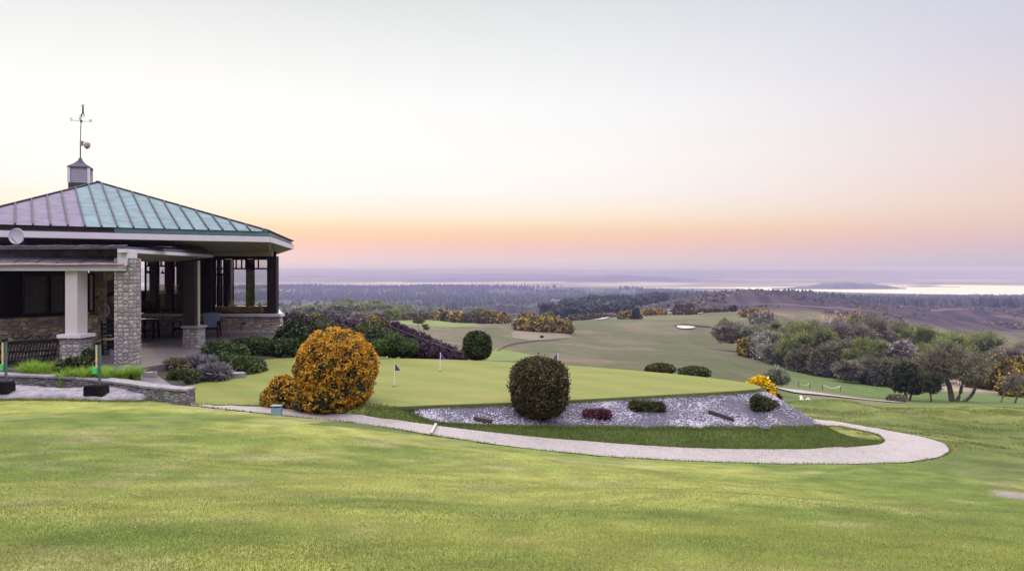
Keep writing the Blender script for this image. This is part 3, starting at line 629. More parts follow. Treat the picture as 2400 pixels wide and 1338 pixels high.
def bush(name, label, cat, c, rx, ry, h, n, size, mat, seed, group=None, lobes=None, core=.8, squash=1., **kw):
    z0 = c[2]
    if lobes is None: lobes = [(c[0], c[1], z0+h*.5, rx, ry, h*.5)]
    o = foliage(name, lobes, n, size, mat, None, seed, core, base=(c[0], c[1], z0), zmin=z0-.03, **kw); return tag(o, label, cat, group)
def blobs(c, R, Ry, h, k, seed, low=.25):
    """random lobes filling a crown whose centre is c (world, at crown mid-height)"""
    r = random.Random(seed); L = [(c[0], c[1], c[2]-h*.06, R*.76, Ry*.76, h*.42), (c[0], c[1], c[2]-h*.25, R*.8, Ry*.8, h*.26)]
    for i in range(int(k*1.7)):
        a = 2.4*i+r.random()*.8; q = r.uniform(.45, .8); zz = r.uniform(-.6, .75); e = math.sqrt(max(0, 1-zz*zz*.95))
        s = r.uniform(.20, .42)
        L.append((c[0]+math.cos(a)*R*q*e, c[1]+math.sin(a)*Ry*q*e, c[2]+zz*h*.40, R*s, Ry*s, h*.5*s*r.uniform(.9, 1.3)))
    return L
def limbs(mb, p, d, L, r0, depth, rnd, spread=.7, k=6, tips=None, bend=.25):
    p = Vector(p); d = Vector(d).normalized(); pts = [p.copy()]; rad = [r0]; n = 5
    for i in range(n):
        d = (d+Vector((rnd.uniform(-1, 1), rnd.uniform(-1, 1), rnd.uniform(-.5, .8)))*bend).normalized(); p = p+d*L/n; pts.append(p.copy()); rad.append(r0*(1-.5*(i+1)/n))
    mb.tube(pts, rad, k)
    if depth > 0:
        for i in range(rnd.choice([2, 3])):
            a = rnd.random()*6.28; side = Vector((math.cos(a), math.sin(a), rnd.uniform(.1, .7)))
            limbs(mb, pts[-1] if i else pts[3], (d+side*spread).normalized(), L*rnd.uniform(.6, .8), rad[-1]*.85, depth-1, rnd, spread, max(4, k-1), tips, bend)
    elif tips is not None: tips.append(tuple(p))
def tree(name, label, px, pyb, pyt, wpx, Y, mat, seed, n=5000, leaf=.25, k=6, trunk=.18, group=None, cat='tree', crown0=.12, tri=True, elong=2.2, core=.6, depthf=.85, stems=3, shell=.6, outward=.55, barkm='bark', bumpy=.25, zb=None):
    """a tree standing on the ground at distance Y; crown spans wpx photo pixels, top at pyt"""
    x0 = pX(px, Y); z0 = zb if zb is not None else max(gz(x0, Y), pZ(pyb, Y)-.6); zt = pZ(pyt, Y); h = zt-z0; R = wpx/F*Y/2*1.08; Ry = R*depthf
    t = thing(name, label, cat, (x0, Y, z0), group)
    c0 = z0+h*(crown0-.05); ch = zt-c0; lob = blobs((x0, Y, c0+ch*.5), R, Ry, ch, k, seed)
    foliage('crown', lob, n, leaf, M[mat], t, seed, core, tri=tri, elong=elong, shell=shell, outward=outward, bumpy=bumpy, zmin=z0-.1)
    mb = MB(); rnd = random.Random(seed)
    for s in range(stems):
        a = rnd.random()*6.28; limbs(mb, (x0+math.cos(a)*R*.08, Y+math.sin(a)*R*.08, z0-.1), (math.cos(a)*.45, math.sin(a)*.45, 1), h*.42, max(R*.045, .04), 1, rnd)
    mb.build('trunk', M[barkm], t); return t

# ------------------------------------------------------------------ CLUBHOUSE
FZ = -2.55
club = thing('clubhouse', 'stone clubhouse with green copper hipped roof, glazed corner room and open porch', 'building', (-13, 24, FZ))
Ap = (-15.1, 28.0, 3.17); C1 = (-8.2, 26.0); ud = (.84, .5427)
CL = (C1[0]-9*ud[0], C1[1]-9*ud[1]); C2 = (-10.0, 35.1); C3 = (-15.5, 38.6); C4 = (-21, 36.8); C5 = (-23, 31.2)
ev = [CL, C1, C2, C3, C4, C5]; ZE = 1.29
mb = MB()
def onroof(t, s):   # t along the front eave (0 = CL .. 9 = C1), s fraction to the apex line
    return None
# front facet as single panels between seams
vdir = np.array([-ud[1], ud[0]]); apt = np.dot(np.array(Ap[:2])-np.array(CL), ud); aph = np.dot(np.array(Ap[:2])-np.array(CL), vdir)
def hipheight(t): # plan distance up the slope before reaching a hip
    return aph*(t/apt) if t < apt else aph*(9-t)/(9-apt)
def rp(t, s, dz=0):
    q = np.array(CL)+np.array(ud)*t+vdir*s; return (q[0], q[1], ZE+(Ap[2]-ZE)*s/aph+dz)
ts = list(np.arange(0, 9, .44))+[9.]; split = 3.45
ts = sorted(set([round(float(t), 3) for t in ts]+[round(apt, 3)]))
for a, b_ in zip(ts[:-1], ts[1:]):
    pts = [rp(a, 0), rp(b_, 0), rp(b_, hipheight(b_)), rp(a, hipheight(a))]
    if a < 1e-6: pts = pts[:3]
    if b_ > 8.999: pts = [rp(a, 0), rp(b_, 0), rp(a, hipheight(a))]
    mb.add(pts, [list(range(len(pts)))], 1 if a < split else 0)
# other facets
for i in range(1, 6):
    a, b_ = ev[i], ev[(i+1) % 6]; mb.add([(a[0], a[1], ZE), (b_[0], b_[1], ZE), Ap], [[0, 1, 2]], 1 if i in (4, 5) else 0)
    L = math.hypot(b_[0]-a[0], b_[1]-a[1])
mb.build('roof', [M['copper'], M['greycopper']], club)
mb = MB()
for t in np.arange(.44, 9, .44):
    if abs(t-9) > .1: mb.bar(rp(t, 0, .02), rp(t, hipheight(t), .02), .04, .06)
for e in ev: mb.bar((e[0], e[1], ZE+.02), (Ap[0], Ap[1], Ap[2]+.02), .07, .06)
for i in (1, 5):
    a, b_ = np.array(ev[i]), np.array(ev[(i+1) % 6]); L = np.linalg.norm(b_-a); ap = np.array(Ap[:2])
    dd = (b_-a)/L; pr = np.dot(ap-a, dd); nv_ = (ap-a)-dd*pr; H_ = np.linalg.norm(nv_)
    for t in np.arange(.44, L, .44):
        f = min(t/pr if t < pr else (L-t)/(L-pr), 1); p0 = a+dd*t; p1 = p0+nv_*f; mb.bar((p0[0], p0[1], ZE+.02), (p1[0], p1[1], ZE+(Ap[2]-ZE)*f+.02), .03, .05)
mb.build('roof_seam', M['seam'], club)['kind'] = 'stuff'
MB().tube([(Ap[0], Ap[1], Ap[2]-.05), (Ap[0], Ap[1], Ap[2]+.06)], [.09, .07], 10).build('roof_finial', M['seam'], club)
def ringwall(mb, poly, ins, z0, z1, t=.05, segs=None, m=0):
    P_ = np.array(poly); c_ = P_.mean(0)
    for i in (segs if segs is not None else range(len(P_))):
        a, b_ = P_[i], P_[(i+1) % len(P_)]; aa = a+(c_-a)/np.linalg.norm(c_-a)*ins; bb = b_+(c_-b_)/np.linalg.norm(c_-b_)*ins
        mb.wall(aa, bb, z0, z1, t, m)
mb = MB(); q = np.array(CL)+np.array(ud)*split*1.25
mb.wall(np.array(CL)+vdir*.07, q+vdir*.07, 1.10, 1.287, .06, 0); mb.wall(q+vdir*.07, np.array(C1)+vdir*.07, 1.10, 1.287, .06, 1)
ringwall(mb, ev, .1, 1.10, 1.287, .06, [1, 2, 3, 4, 5], 1)
mb.build('gutter', [M['darkwood'], M['bandcopper']], club)
mb = MB(); ringwall(mb, ev, 0., .93, 1.115, .05); mb.build('fascia', M['white'], club)
# flashing strip above the fascia
mb = MB(); ringwall(mb, ev, .05, 1.116, 1.14, .12); mb.build('flashing', M['lead'], club)
# pavilion wall plan
W0 = (-15.4, 30.25); W1 = (-9.33, 30.0); W2 = (-11.45, 36.4); W3 = (-19.5, 37.2); W4 = (-20.5, 31)
inner = [(-16.5, 24.6), (-13.3, 27.2), (-12.2, 29.9), W1, W2, W3, W4, (-20, 25)]
# sloping soffit between fascia and wall head
so = MB()
sp_in = [(-14.7, 23.4, .72), (W1[0]-.1, W1[1]-.25, .70), (W2[0]+.2, W2[1]+.1, .70), (W3[0], W3[1]+.2, .70), (W4[0]-.4, W4[1], .70), (-19.5, 24.5, .72)]
for i in range(6):
    a, b_ = ev[i], ev[(i+1) % 6]; c_, d_ = sp_in[(i+1) % 6], sp_in[i]; so.add([(a[0], a[1], .94), (b_[0], b_[1], .94), c_, d_], [[0, 1, 2, 3]])
so.add([p for p in sp_in], [[0, 1, 2, 3, 4, 5]])
so.build('soffit', M['soffit'], club)
# head beam over glazing
mb = MB(); mb.wall((W0[0], W0[1]), (W1[0], W1[1]-.02), .52, .705, .28); mb.build('head_beam', M['soffit'], club)
mb = MB(); mb.wall(W1, W2, .50, .705, .24); mb.wall(W2, W3, .50, .705, .24); mb.build('head_beam', M['darkwood'], club)
# pavilion low stone wall and sill
SZ = -1.80
mb = MB(); mb.wall((W0[0], W0[1]), (W1[0]+.33, W1[1]), FZ-.1, SZ-.02, .34); mb.wall((W1[0]+.12, W1[1]+.17), (W2[0]+.05, W2[1]), FZ-.6, SZ-.02, .3); mb.wall(W2, W3, FZ-.6, SZ-.02, .34)
mb.build('stone_wall', M['rubblepale'], club)
mb = MB(); mb.wall((W0[0], W0[1]-.02), (W1[0]+.38, W1[1]-.02), SZ-.02, SZ+.09, .5); mb.wall((W1[0]+.12, W1[1]+.24), (W2[0]+.05, W2[1]), SZ-.02, SZ+.088, .36); mb.wall(W2, W3, SZ-.02, SZ+.085, .4); mb.build('sill', M['white'], club)
mb = MB(); mb.wall((W0[0], W0[1]-.28), (W1[0]+.45, W1[1]-.28), FZ-.15, FZ+.13, .18); mb.build('plinth', M['coping'], club)
mb = MB().box((pX(570, 29.78), 29.79), .16, .03, -2.14, -2.05); mb.build('wall_vent', M['slot'], club)
# posts
def post(x, y, w, d, z0, z1, mat='darkwood', a=0, name='post', par=None): return MB().box((x, y), w, d, z0, z1, a).build(name, M[mat], par or club)
ZH = .52
post(pX(640, 30), 30.02, .33, .33, SZ+.09, ZH)
post(pX(486, 30), 29.95, .47, .36, SZ+.09, .69)
for pxx, w in ((361, .26), (397, .28), (425, .30)): post(pX(pxx, 33.5), 33.5, w*1.05, .3, -2.5, .70, 'brownwood')
post(pX(536, 36.7), 36.55, .32, .3, FZ, .49, 'brownwood'); post(pX(585.5, 36.4), 36.45, .31, .3, FZ, .49, 'brownwood'); post(pX(514, 36.7), 36.7, .16, .26, FZ, .49, 'brownwood')
# front glazing: frame, short clerestory bars, pane
def window(name, xa, ya, xb, yb, z0, z1, rail=None, bars=(), low=(), t=.06, mat='darkwood', glass=True):
    mb = MB(); a = np.array([xa, ya]); b_ = np.array([xb, yb])
    mb.wall(a, b_, z0, z0+.05, t+.03); mb.wall(a, b_, z1-.06, z1, t+.03); d = (b_-a)/np.linalg.norm(b_-a)
    mb.wall(a, a+d*.06, z0+.05, z1-.06, t); mb.wall(b_-d*.06, b_, z0+.05, z1-.06, t)
    if rail is not None: mb.wall(a+d*.06, b_-d*.06, rail, rail+.075, t)
    for f in bars:
        p = a+(b_-a)*f; mb.wall(p-d*.03, p+d*.03, (rail or z0)+.075, z1-.06, t-.01)
    for f in low:
        p = a+(b_-a)*f; mb.wall(p-d*.045, p+d*.045, z0+.05, rail, t-.01)
    o = mb.build(name, M[mat], club)
    if glass: g = MB().wall(a, b_, z0+.02, z1-.02, .012).build('pane', M['glass'], o)
    return o
zr = 0.03
window('window', pX(500, 30), 30.0, pX(630, 30), 30.0, SZ+.09, ZH, None)
window('window', pX(338, 30.1), 30.15, pX(470, 30), 30.05, SZ+.09, ZH, None)
window('window', pX(505, 36.7), 36.62, pX(528, 36.7), 36.62, SZ+.1, ZH, zr-.02, (.45,), (.35,))
window('window', pX(544, 36.5), 36.55, pX(578, 36.4), 36.5, SZ+.1, ZH, zr-.02, (.25, .62, .9))
window('window', pX(593, 36.4), 36.45, W2[0]-.02, W2[1]+.02, SZ+.1, ZH, zr-.02, (.3,))
# right-hand return wall glazing seen through the corner
for k in range(3):
    a = np.array(W1)+(np.array(W2)-np.array(W1))*(.06+k*.315); b_ = np.array(W1)+(np.array(W2)-np.array(W1))*(.06+(k+1)*.315-.04)
    window('window', a[0], a[1], b_[0], b_[1], SZ+.09, ZH, zr, (.33, .66)); post(b_[0]-.03, b_[1]+.12, .14, .14, SZ+.09, ZH, 'brownwood')
# inner screen with the rail (front left part)
for (a, b_, br) in ((338, 355, (.5,)), (369, 390, (.35,)), (405, 418, (.5,))):
    window('window', pX(a, 33.5), 33.55, pX(b_, 33.5), 33.55, -1.75, .60, .12, br)
# added dark sheets painting the unlit inside behind the left part
mb = MB(); mb.wall((pX(438, 33.7), 33.7), (pX(470, 34.5), 34.5), -2.5, .6, .1); mb.wall((pX(300, 33.9), 33.9), (pX(500, 34.3), 34.3), -2.5, -.92, .1); mb.build('dark_screen', M['interior'], club)
mb = MB(); mb.prism([W0, W1, W2, W3, W4], FZ-.04, FZ+.0); mb.build('pavilion_floor', M['brownwood'], club)
# timber mullioned door leaf at back (two tall lights)
mb = MB(); xa, xb = pX(511, 36.3), pX(528, 36.3)
for xx in (xa, (xa+xb)/2, xb): mb.box((xx, 36.3), .08, .06, -1.9, -.28)
mb.wall((xa-.1, 36.3), (xb+.1, 36.3), -.28, -.18, .1); mb.build('door_frame', M['black'], club)

# bulkhead between main eave and porch roof
mb = MB(); mb.wall((-18.5, 21.5), (-13.2, 26.6), .60, .935, .12); mb.wall((-13.2, 26.6), (-11.2, 28.2), .45, .86, .12); mb.build('bulkhead', M['black'], club)

# --- porch (frame nearly square to the view)
pa = math.radians(-6); pu = np.array([math.cos(pa), math.sin(pa)]); pv_ = np.array([-math.sin(pa), math.cos(pa)]); O = np.array([-10.13, 20.25])
def q2(a, b_): r = O+pu*a+pv_*b_; return (r[0], r[1])
mb = MB().box(q2(0, 0), .46, .46, FZ-.12, .30, pa); mb.build('stone_pier', M['pier'], club)
# column on its pedestal
cx = -1.45
mb = MB().box(q2(cx, .0), .37, .36, -1.70, -.03, pa+math.radians(-6)); o = mb.build('column', M['offwhite'], club)
MB().box(q2(cx, 0), .66, .62, -1.79, -1.70, pa).build('column_cap', M['white'], o)
MB().box(q2(cx, 0), .56, .52, FZ-.2, -1.79, pa).build('pedestal', M['pier'], o)
# beam
mb = MB(); mb.wall(q2(-9, -.17), q2(.12, -.17), -.03, .115, .24); mb.box(q2(.02, -.05), .26, .46, .116, .50, pa); mb.build('beam', M['white'], club)
# rear pier with timber post
pc = (pX(455, 25.5), 25.5)
MB().box(pc, .52, .50, -3.05, -1.92, math.radians(-5)).build('stone_pier', M['pier'], club)
MB().box(pc, .60, .58, -1.92, -1.85, math.radians(-5)).build('pier_cap', M['coping'], club)
post(pX(449, 25.5), 25.5, .40, .38, -1.85, .27, 'darkwood', math.radians(-5)); post(pX(465.2, 25.3), 25.33, .06, .05, -1.85, .30, 'soffit', math.radians(-5), 'post_facing')
# canopy
K0 = np.array([-10.0, 19.85]); K1 = np.array([-10.8, 27.7]); K2 = np.array([-13.6, 28.4])
mb = MB(); mb.wall(K0, K1, .44, .535, .05); mb.wall(K1, K2, .44, .535, .05); mb.wall((-10.2, 19.88), K0, .44, .535, .05); mb.build('canopy_fascia', M['white'], club)
mb = MB(); mb.prism([K0+[-.03, 0], K1+[-.03, 0], K2, (-17, 26), (-17, 21.2), (-10.4, 19.9)], .536, [.60, .66, .66, .66, .66, .60]); mb.build('canopy_roof', M['lead'], club)
I0 = np.array([-10.75, 20.6]); I1 = np.array([-11.6, 26.6]); I2 = np.array([-14.2, 27.2])
mb = MB(); mb.add([(*K0, .44), (*K1, .44), (*I1, .285), (*I0, .285)], [[0, 1, 2, 3]]); mb.add([(*K1, .44), (*K2, .44), (*I2, .285), (*I1, .285)], [[0, 1, 2, 3]])
mb.add([(*I0, .285), (*I1, .285), (*I2, .285), (-18, 26, .285), (-18, 21, .285)], [[0, 1, 2, 3, 4]]); mb.build('canopy_soffit', M['soffit'], club)
# lead covered lower roof
L0 = -9.0; prof = [(-.33, .13), (-.25, .19), (.1, .33), (.14, .36), (.16, .64), (.17, .655), (2.5, .664)]
mb = MB(); vs = []
nseg = 60
for i in range(nseg+1):
    a = L0+(-.12-L0)*i/nseg
    for j_, (b_, zz) in enumerate(prof):
        w_ = .012*math.sin(i*2.3+j_*1.7)+.01*math.sin(i*.9+j_); r = q2(a, b_+w_); vs.append((r[0], r[1], zz+w_*.7*(j_ > 0)))
k = len(prof); mb.add(vs, [[i*k+j_, (i+1)*k+j_, (i+1)*k+j_+1, i*k+j_+1] for i in range(nseg) for j_ in range(k-1)])
for a in np.arange(-8.6, -.1, .62):
    r0 = q2(a, -.3); r1 = q2(a, .12); r2 = q2(a, .12); mb.tube([(r0[0], r0[1], .175), (r1[0], r1[1], .345)], .022, 6); r3 = q2(a+.3, .14); mb.bar((r3[0], r3[1], .36), (r3[0], r3[1], .62), .015)
mb.build('porch_roof', M['lead'], club, smooth=False)
mb = MB(); pts = [q2(a, -.36) for a in np.linspace(-9, .1, 30)]; mb.tube([(p[0], p[1], .135+.006*math.sin(i)) for i, p in enumerate(pts)], .035, 8)
e0 = q2(.1, -.36); mb.tube([(e0[0], e0[1], .135), (e0[0]+.03, e0[1], .10), (e0[0]+.02, e0[1]+.04, .05), (e0[0]+.04, e0[1]+.1, .03)], .02, 6); mb.build('rain_gutter', M['rust'], club)

# --- window wall behind the porch
wa = np.array([-17.6, 18.2]); wb = np.array([-13.15, 24.4]); wd = (wb-wa)/np.linalg.norm(wb-wa); WL = np.linalg.norm(wb-wa)
def wpt(px):  # plan point of the wall seen at pixel column px
    k_ = (px-1200)/F; s = (k_*wa[1]-wa[0])/(wd[0]-k_*wd[1]); return wa+wd*s
def zat(py, p): return (HZ-py)/F*p[1]
wz = -1.43; p232 = wpt(231)
mb = MB(); mb.wall(wa, wb, FZ-.2, wz, .35, 0, 1); mb.wall(p232, wb, wz, .3, .35, 0, 1); mb.build('stone_wall', M['rubble'], club)
mb = MB(); mb.wall(wa, p232, wz, wz+.04, .30, 0, 1); mb.build('window_sill', M['slot'], club)
nrm = np.array([-wd[1], wd[0]])
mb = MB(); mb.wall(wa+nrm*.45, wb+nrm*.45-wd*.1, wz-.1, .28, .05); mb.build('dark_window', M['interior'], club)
def shutter(pa_, pb_, mat, inset=.12):
    a = wpt(pa_)+nrm*inset; b_ = wpt(pb_)+nrm*inset; d = (b_-a)/np.linalg.norm(b_-a); z0, z1 = wz+.09, -.10
    mb = MB(); mb.wall(a, a+d*.05, z0, z1, .05); mb.wall(b_-d*.05, b_, z0, z1, .05); mb.wall(a+d*.05, b_-d*.05, z0, z0+.07, .05); mb.wall(a+d*.05, b_-d*.05, z1-.06, z1, .05)
    o = mb.build('shutter', M['darkwood'], club); mb = MB()
    for i in range(26):
        zz = z0+.08+i*(z1-z0-.16)/26; A = a+d*.05; B = b_-d*.05
        mb.add([(A[0], A[1], zz), (B[0], B[1], zz), (B[0]+nrm[0]*.035, B[1]+nrm[1]*.035, zz+.035), (A[0]+nrm[0]*.035, A[1]+nrm[1]*.035, zz+.035),
                (A[0], A[1], zz-.008), (B[0], B[1], zz-.008), (B[0]+nrm[0]*.035, B[1]+nrm[1]*.035, zz+.027), (A[0]+nrm[0]*.035, A[1]+nrm[1]*.035, zz+.027)],
               [[0,1,2,3],[7,6,5,4],[0,4,5,1],[1,5,6,2],[2,6,7,3],[3,7,4,0]])
    mb.build('slats', M[mat], o)
M['slatdark'] = plain('dark_slats', (.06, .052, .06), .5, .2, 6); M['slatlit'] = plain('lit_slats', (.40, .36, .33), .5, .1, 6)  # pale slats: the lit shutter's brightness is put into the colour
shutter(58, 117, 'slatdark'); shutter(122, 158, 'slatdark'); shutter(207, 222, 'slatlit', .02)
# recessed entrance wall with door
wc = np.array([-14.0, 28.3])
mb = MB(); mb.wall(wb+[.02, .06], wc, FZ-.1, .28, .3, 0, 1); mb.wall(wc, W0, FZ-.1, .28, .3); mb.build('stone_wall', M['rubble'], club)
d0 = wb+(wc-wb)*.22; d1 = wb+(wc-wb)*.50; o = MB().wall(d0, d1, FZ, -.35, .05, 0, -1).build('door', M['brownwood'], club)
dn = np.array([d1[1]-d0[1], -(d1[0]-d0[0])]); dn /= np.linalg.norm(dn)
hp = wb+(wc-wb)*.10+dn*.05
mb = MB(); arc = [(hp[0]+dn[0]*.16*math.sin(t), hp[1]+dn[1]*.16*math.sin(t)-.0, -1.33+.22*math.cos(t)*1.0) for t in np.linspace(0, math.pi, 9)]; mb.tube(arc, .022, 6); mb.build('grab_handle', M['white'], club)

# --- cupola with weathervane
cu = (pX(188.5, 30.8), 30.8); cz = lambda py: pZ(py, 30.8); ca = math.radians(20)
o = MB().box(cu, .74, .74, 1.9, cz(431), ca).build('cupola', M['slot'], club)
mb = MB(); mb.box(cu, .66, .66, cz(431), cz(396), ca, 0)
for (sx, sy) in ((-1,-1),(1,-1),(1,1),(-1,1)):
    cx_, cy_ = .35*sx, .35*sy; mb.box((cu[0]+cx_*math.cos(ca)-cy_*math.sin(ca), cu[1]+cx_*math.sin(ca)+cy_*math.cos(ca)), .09, .09, cz(431), cz(395.5), ca, 1)
for i in range(9):
    zz = cz(430)+i*(cz(397)-cz(430))/9; mb.box(cu, .715, .715, zz+.012, zz+.035, ca, 0)
mb.build('louvre', [M['louvre'], M['white']], o)
mb = MB(); rs = [(.47, cz(396)), (.47, cz(392.5)), (.33, cz(388)), (.20, cz(383)), (.10, cz(377)), (.035, cz(370))]; vs = []
for r_, zz in rs:
    for k in range(4):
        t = ca+math.pi/4+k*math.pi/2; vs.append((cu[0]+math.cos(t)*r_*1.2, cu[1]+math.sin(t)*r_*1.2, zz))
mb.add(vs, [[i*4+k, i*4+(k+1) % 4, (i+1)*4+(k+1) % 4, (i+1)*4+k] for i in range(5) for k in range(4)]+[[3, 2, 1, 0], [20, 21, 22, 23]]); mb.build('cupola_cap', M['lead'], o)
mb = MB(); cxx, cyy = cu
mb.tube([(cxx, cyy, cz(372)), (cxx, cyy, cz(330))], .022, 8); mb.tube([(cxx, cyy, cz(330)), (cxx+.03, cyy, cz(268))], .016, 8)
zc = cz(284)
for t in (ca+.1, ca+.1+math.pi/2):
    d = Vector((math.cos(t), math.sin(t), 0)); mb.tube([Vector((cxx+.02, cyy, zc))-d*.34, Vector((cxx+.02, cyy, zc))+d*.34], .008, 6)
mb.tube([(cxx+.02, cyy, zc-.05), (cxx+.02, cyy, zc+.03)], [.035, .03], 8)
# compass letters N E S W as small bars
def letter(mb, ch, c_, s, d):
    L = {'N': [((-1,-1),(-1,1)),((-1,1),(1,-1)),((1,-1),(1,1))], 'E': [((-1,-1),(-1,1)),((-1,1),(1,1)),((-1,0),(.6,0)),((-1,-1),(1,-1))],
         'S': [((1,1),(-1,1)),((-1,1),(-1,0)),((-1,0),(1,0)),((1,0),(1,-1)),((1,-1),(-1,-1))], 'W': [((-1,1),(-.5,-1)),((-.5,-1),(0,.5)),((0,.5),(.5,-1)),((.5,-1),(1,1))]}[ch]
    for a, b_ in L: mb.bar(Vector(c_)+d*a[0]*s*.7+Vector((0, 0, a[1]*s)), Vector(c_)+d*b_[0]*s*.7+Vector((0, 0, b_[1]*s)), .014)
ex = Vector((1, 0, 0))
for ch, t, r_ in (('N', ca+.1, .34), ('S', ca+.1+math.pi, .34), ('E', ca+.1-math.pi/2, .34), ('W', ca+.1+math.pi/2, .34)):
    letter(mb, ch, (cxx+.02+math.cos(t)*r_, cyy+math.sin(t)*r_, zc+.04), .05, ex)
# pointer arm and golfer figure with raised club
zt = cz(271); mb.bar((cxx-.09, cyy, zt+.02), (cxx+.14, cyy, zt-.06), .012)
fx = cxx+.10
mb.tube([(fx-.05, cyy, zt-.02), (fx-.015, cyy, zt+.11), (fx, cyy, zt+.2), (fx+.005, cyy, zt+.33)], [.014, .02, .032, .03], 6)
mb.tube([(fx+.06, cyy, zt-.04), (fx+.02, cyy, zt+.1), (fx, cyy, zt+.2)], [.014, .02, .028], 6)
mb.tube([(fx, cyy, zt+.34), (fx+.01, cyy, zt+.39), (fx+.01, cyy, zt+.42)], [.012, .03, .012], 6)
mb.tube([(fx, cyy, zt+.31), (fx-.06, cyy, zt+.40), (fx-.035, cyy, zt+.45)], .011, 5); mb.bar((fx-.035, cyy, zt+.45), (fx+.08, cyy, zt+.42), .01)
mb.build('weathervane', M['seam'], o)
# security camera on the vane pole
cm_ = thing('security_camera', 'dark domed security camera on a bracket of the weathervane pole', 'camera', (cxx+.1, cyy, cz(345)))
mb = MB().box((cxx+.05, cyy), .10, .10, cz(342), cz(331)); mb.tube([(cxx+.08, cyy, cz(334)), (cxx+.17, cyy, cz(333.5)), (cxx+.24, cyy, cz(336))], .015, 6); mb.build('bracket', M['rust'], cm_)
mb = MB(); mb.tube([(cxx+.25, cyy, cz(334)), (cxx+.27, cyy, cz(337)), (cxx+.27, cyy, cz(341)), (cxx+.27, cyy-.02, cz(346)), (cxx+.26, cyy-.03, cz(349))], [.06, .11, .12, .10, .05], 12); mb.build('housing', M['rust'], cm_, smooth=False)
# satellite dish
dY = 21.6; dx_, dz_ = pX(40, dY), pZ(554, dY)
dt = thing('satellite_dish', 'round pale grey dish fixed at the eave above the lead porch roof', 'dish', (dx_, dY, dz_))
mb = MB(); rr = [0, .07, .14, .19, .215]; vs = [(dx_, dY-.0, dz_)]; 
for j_, r_ in enumerate(rr[1:]):
    for k in range(28): t = k*2*math.pi/28; vs.append((dx_+r_*math.cos(t), dY-.6*r_*r_, dz_+r_*1.0*math.sin(t)))
fs = [[0, 1+k, 1+(k+1) % 28] for k in range(28)]+[[1+j_*28+k, 1+(j_+1)*28+k, 1+(j_+1)*28+(k+1) % 28, 1+j_*28+(k+1) % 28] for j_ in range(3) for k in range(28)]
mb.add(vs, fs); mb.tube([(vs[1+84+k][0], vs[1+84+k][1], vs[1+84+k][2]) for k in list(range(28))+[0]], .012, 5); mb.build('reflector', M['louvre'], dt, smooth=True)
mb = MB().tube([(dx_, dY+.02, dz_), (dx_+.03, dY+.2, dz_-.1), (dx_+.03, dY+.3, dz_-.35)], .02, 6); mb.tube([(dx_, dY-.02, dz_-.2), (dx_, dY-.25, dz_-.05)], .01, 5); mb.build('bracket', M['seam'], dt)

# ------------------------------------------------------------------ terrace, walls
o = mk('terrace', *(lambda m_: (m_.v, m_.f))(MB().prism([(-30, 19.7), (-9.75, 19.55), (-9.45, 20.6), (-9.25, 21.5), (-9.9, 25.0), (-9.85, 26.3), (-8.95, 29.5), (-8.95, 29.8), (-30, 31)], FZ-.45, FZ)), M['terrace']); tag(o, kind='structure')
m, nt, b, _ = newmat('terrace_flags'); v = coord(nt, (1, 1, 1)); br = nt.nodes.new('ShaderNodeTexBrick'); nt.links.new(v, br.inputs['Vector'])
for k_, v_ in (('Scale', 1.0), ('Mortar Size', .012), ('Brick Width', .9), ('Row Height', .6), ('Bias', 0)): br.inputs[k_].default_value = v_
br.inputs['Color1'].default_value = (.070, .058, .070, 1); br.inputs['Color2'].default_value = (.105, .088, .105, 1); br.inputs['Mortar'].default_value = (.07, .06, .07, 1)
c = mix(nt, br.outputs[0], ramp(nt, noise(nt, v, 2.4, 6, .7), [(.3, (.6, .58, .6)), (.65, (1, 1, 1))]), .8, 'MULTIPLY'); nt.links.new(c, b.inputs['Base Color']); b.inputs['Roughness'].default_value = .55
o.data.materials[0] = m
pp = [G(a, b_, -2.68)[:2] for a, b_ in [(290,872),(345,866),(372,878),(420,897),(398,903),(352,905),(332,890),(300,884)]]
ppz = [-2.66, -2.66, -2.72, -2.86, -2.88, -2.86, -2.76, -2.7]
m2 = MB().prism(pp, [a-.2 for a in ppz], ppz); tag(m2.build('paving', m, base=(pp[0][0], pp[0][1], -2.7)), kind='structure')

capp = [(-400,866,-2.46),(-100,872,-2.48),(0,877,-2.50),(100,880,-2.51),(200,886,-2.54),(290,896,-2.58),(360,906,-2.62),(400,910,-2.635),(438,912,-2.64)]
cl_ = smoothpoly([G(*a) for a in capp], 2); cl_ = resample(cl_, 60)
wt = thing('garden_wall', 'low dark stone garden wall with pale coping curving along the lawn edge', 'wall', tuple(cl_[-1]))
def strip(poly, off0, off1, z0, z1):
    d = np.gradient(poly[:, :2], axis=0); nn = np.c_[-d[:, 1], d[:, 0]]; nn /= np.linalg.norm(nn, axis=1)[:, None]
    a = poly[:, :2]+nn*off0; b_ = poly[:, :2]+nn*off1; n = len(poly)
    V = np.vstack([np.c_[a, poly[:, 2]+z0], np.c_[a, poly[:, 2]+z1], np.c_[b_, poly[:, 2]+z1], np.c_[b_, poly[:, 2]+z0]]); Fc = []
    for i in range(n-1):
        for k in range(4): k2 = (k+1) % 4; Fc.append([k*n+i, k*n+i+1, k2*n+i+1, k2*n+i])
    Fc += [[0, n, 2*n, 3*n], [n-1, 4*n-1, 3*n-1, 2*n-1]]; return V, Fc
V, Fc = strip(cl_, 0, .3, -.75, -.045); mk('wall_face', V, Fc, M['lowwall'], wt)
V, Fc = strip(cl_, -.03, .34, -.045, 0); V = np.array(V); V[:, 2] += (fbm(V[:, 0]*6, V[:, 1]*6, 3, 3)-.5)*.03; mk('coping', V, Fc, M['coping'], wt)
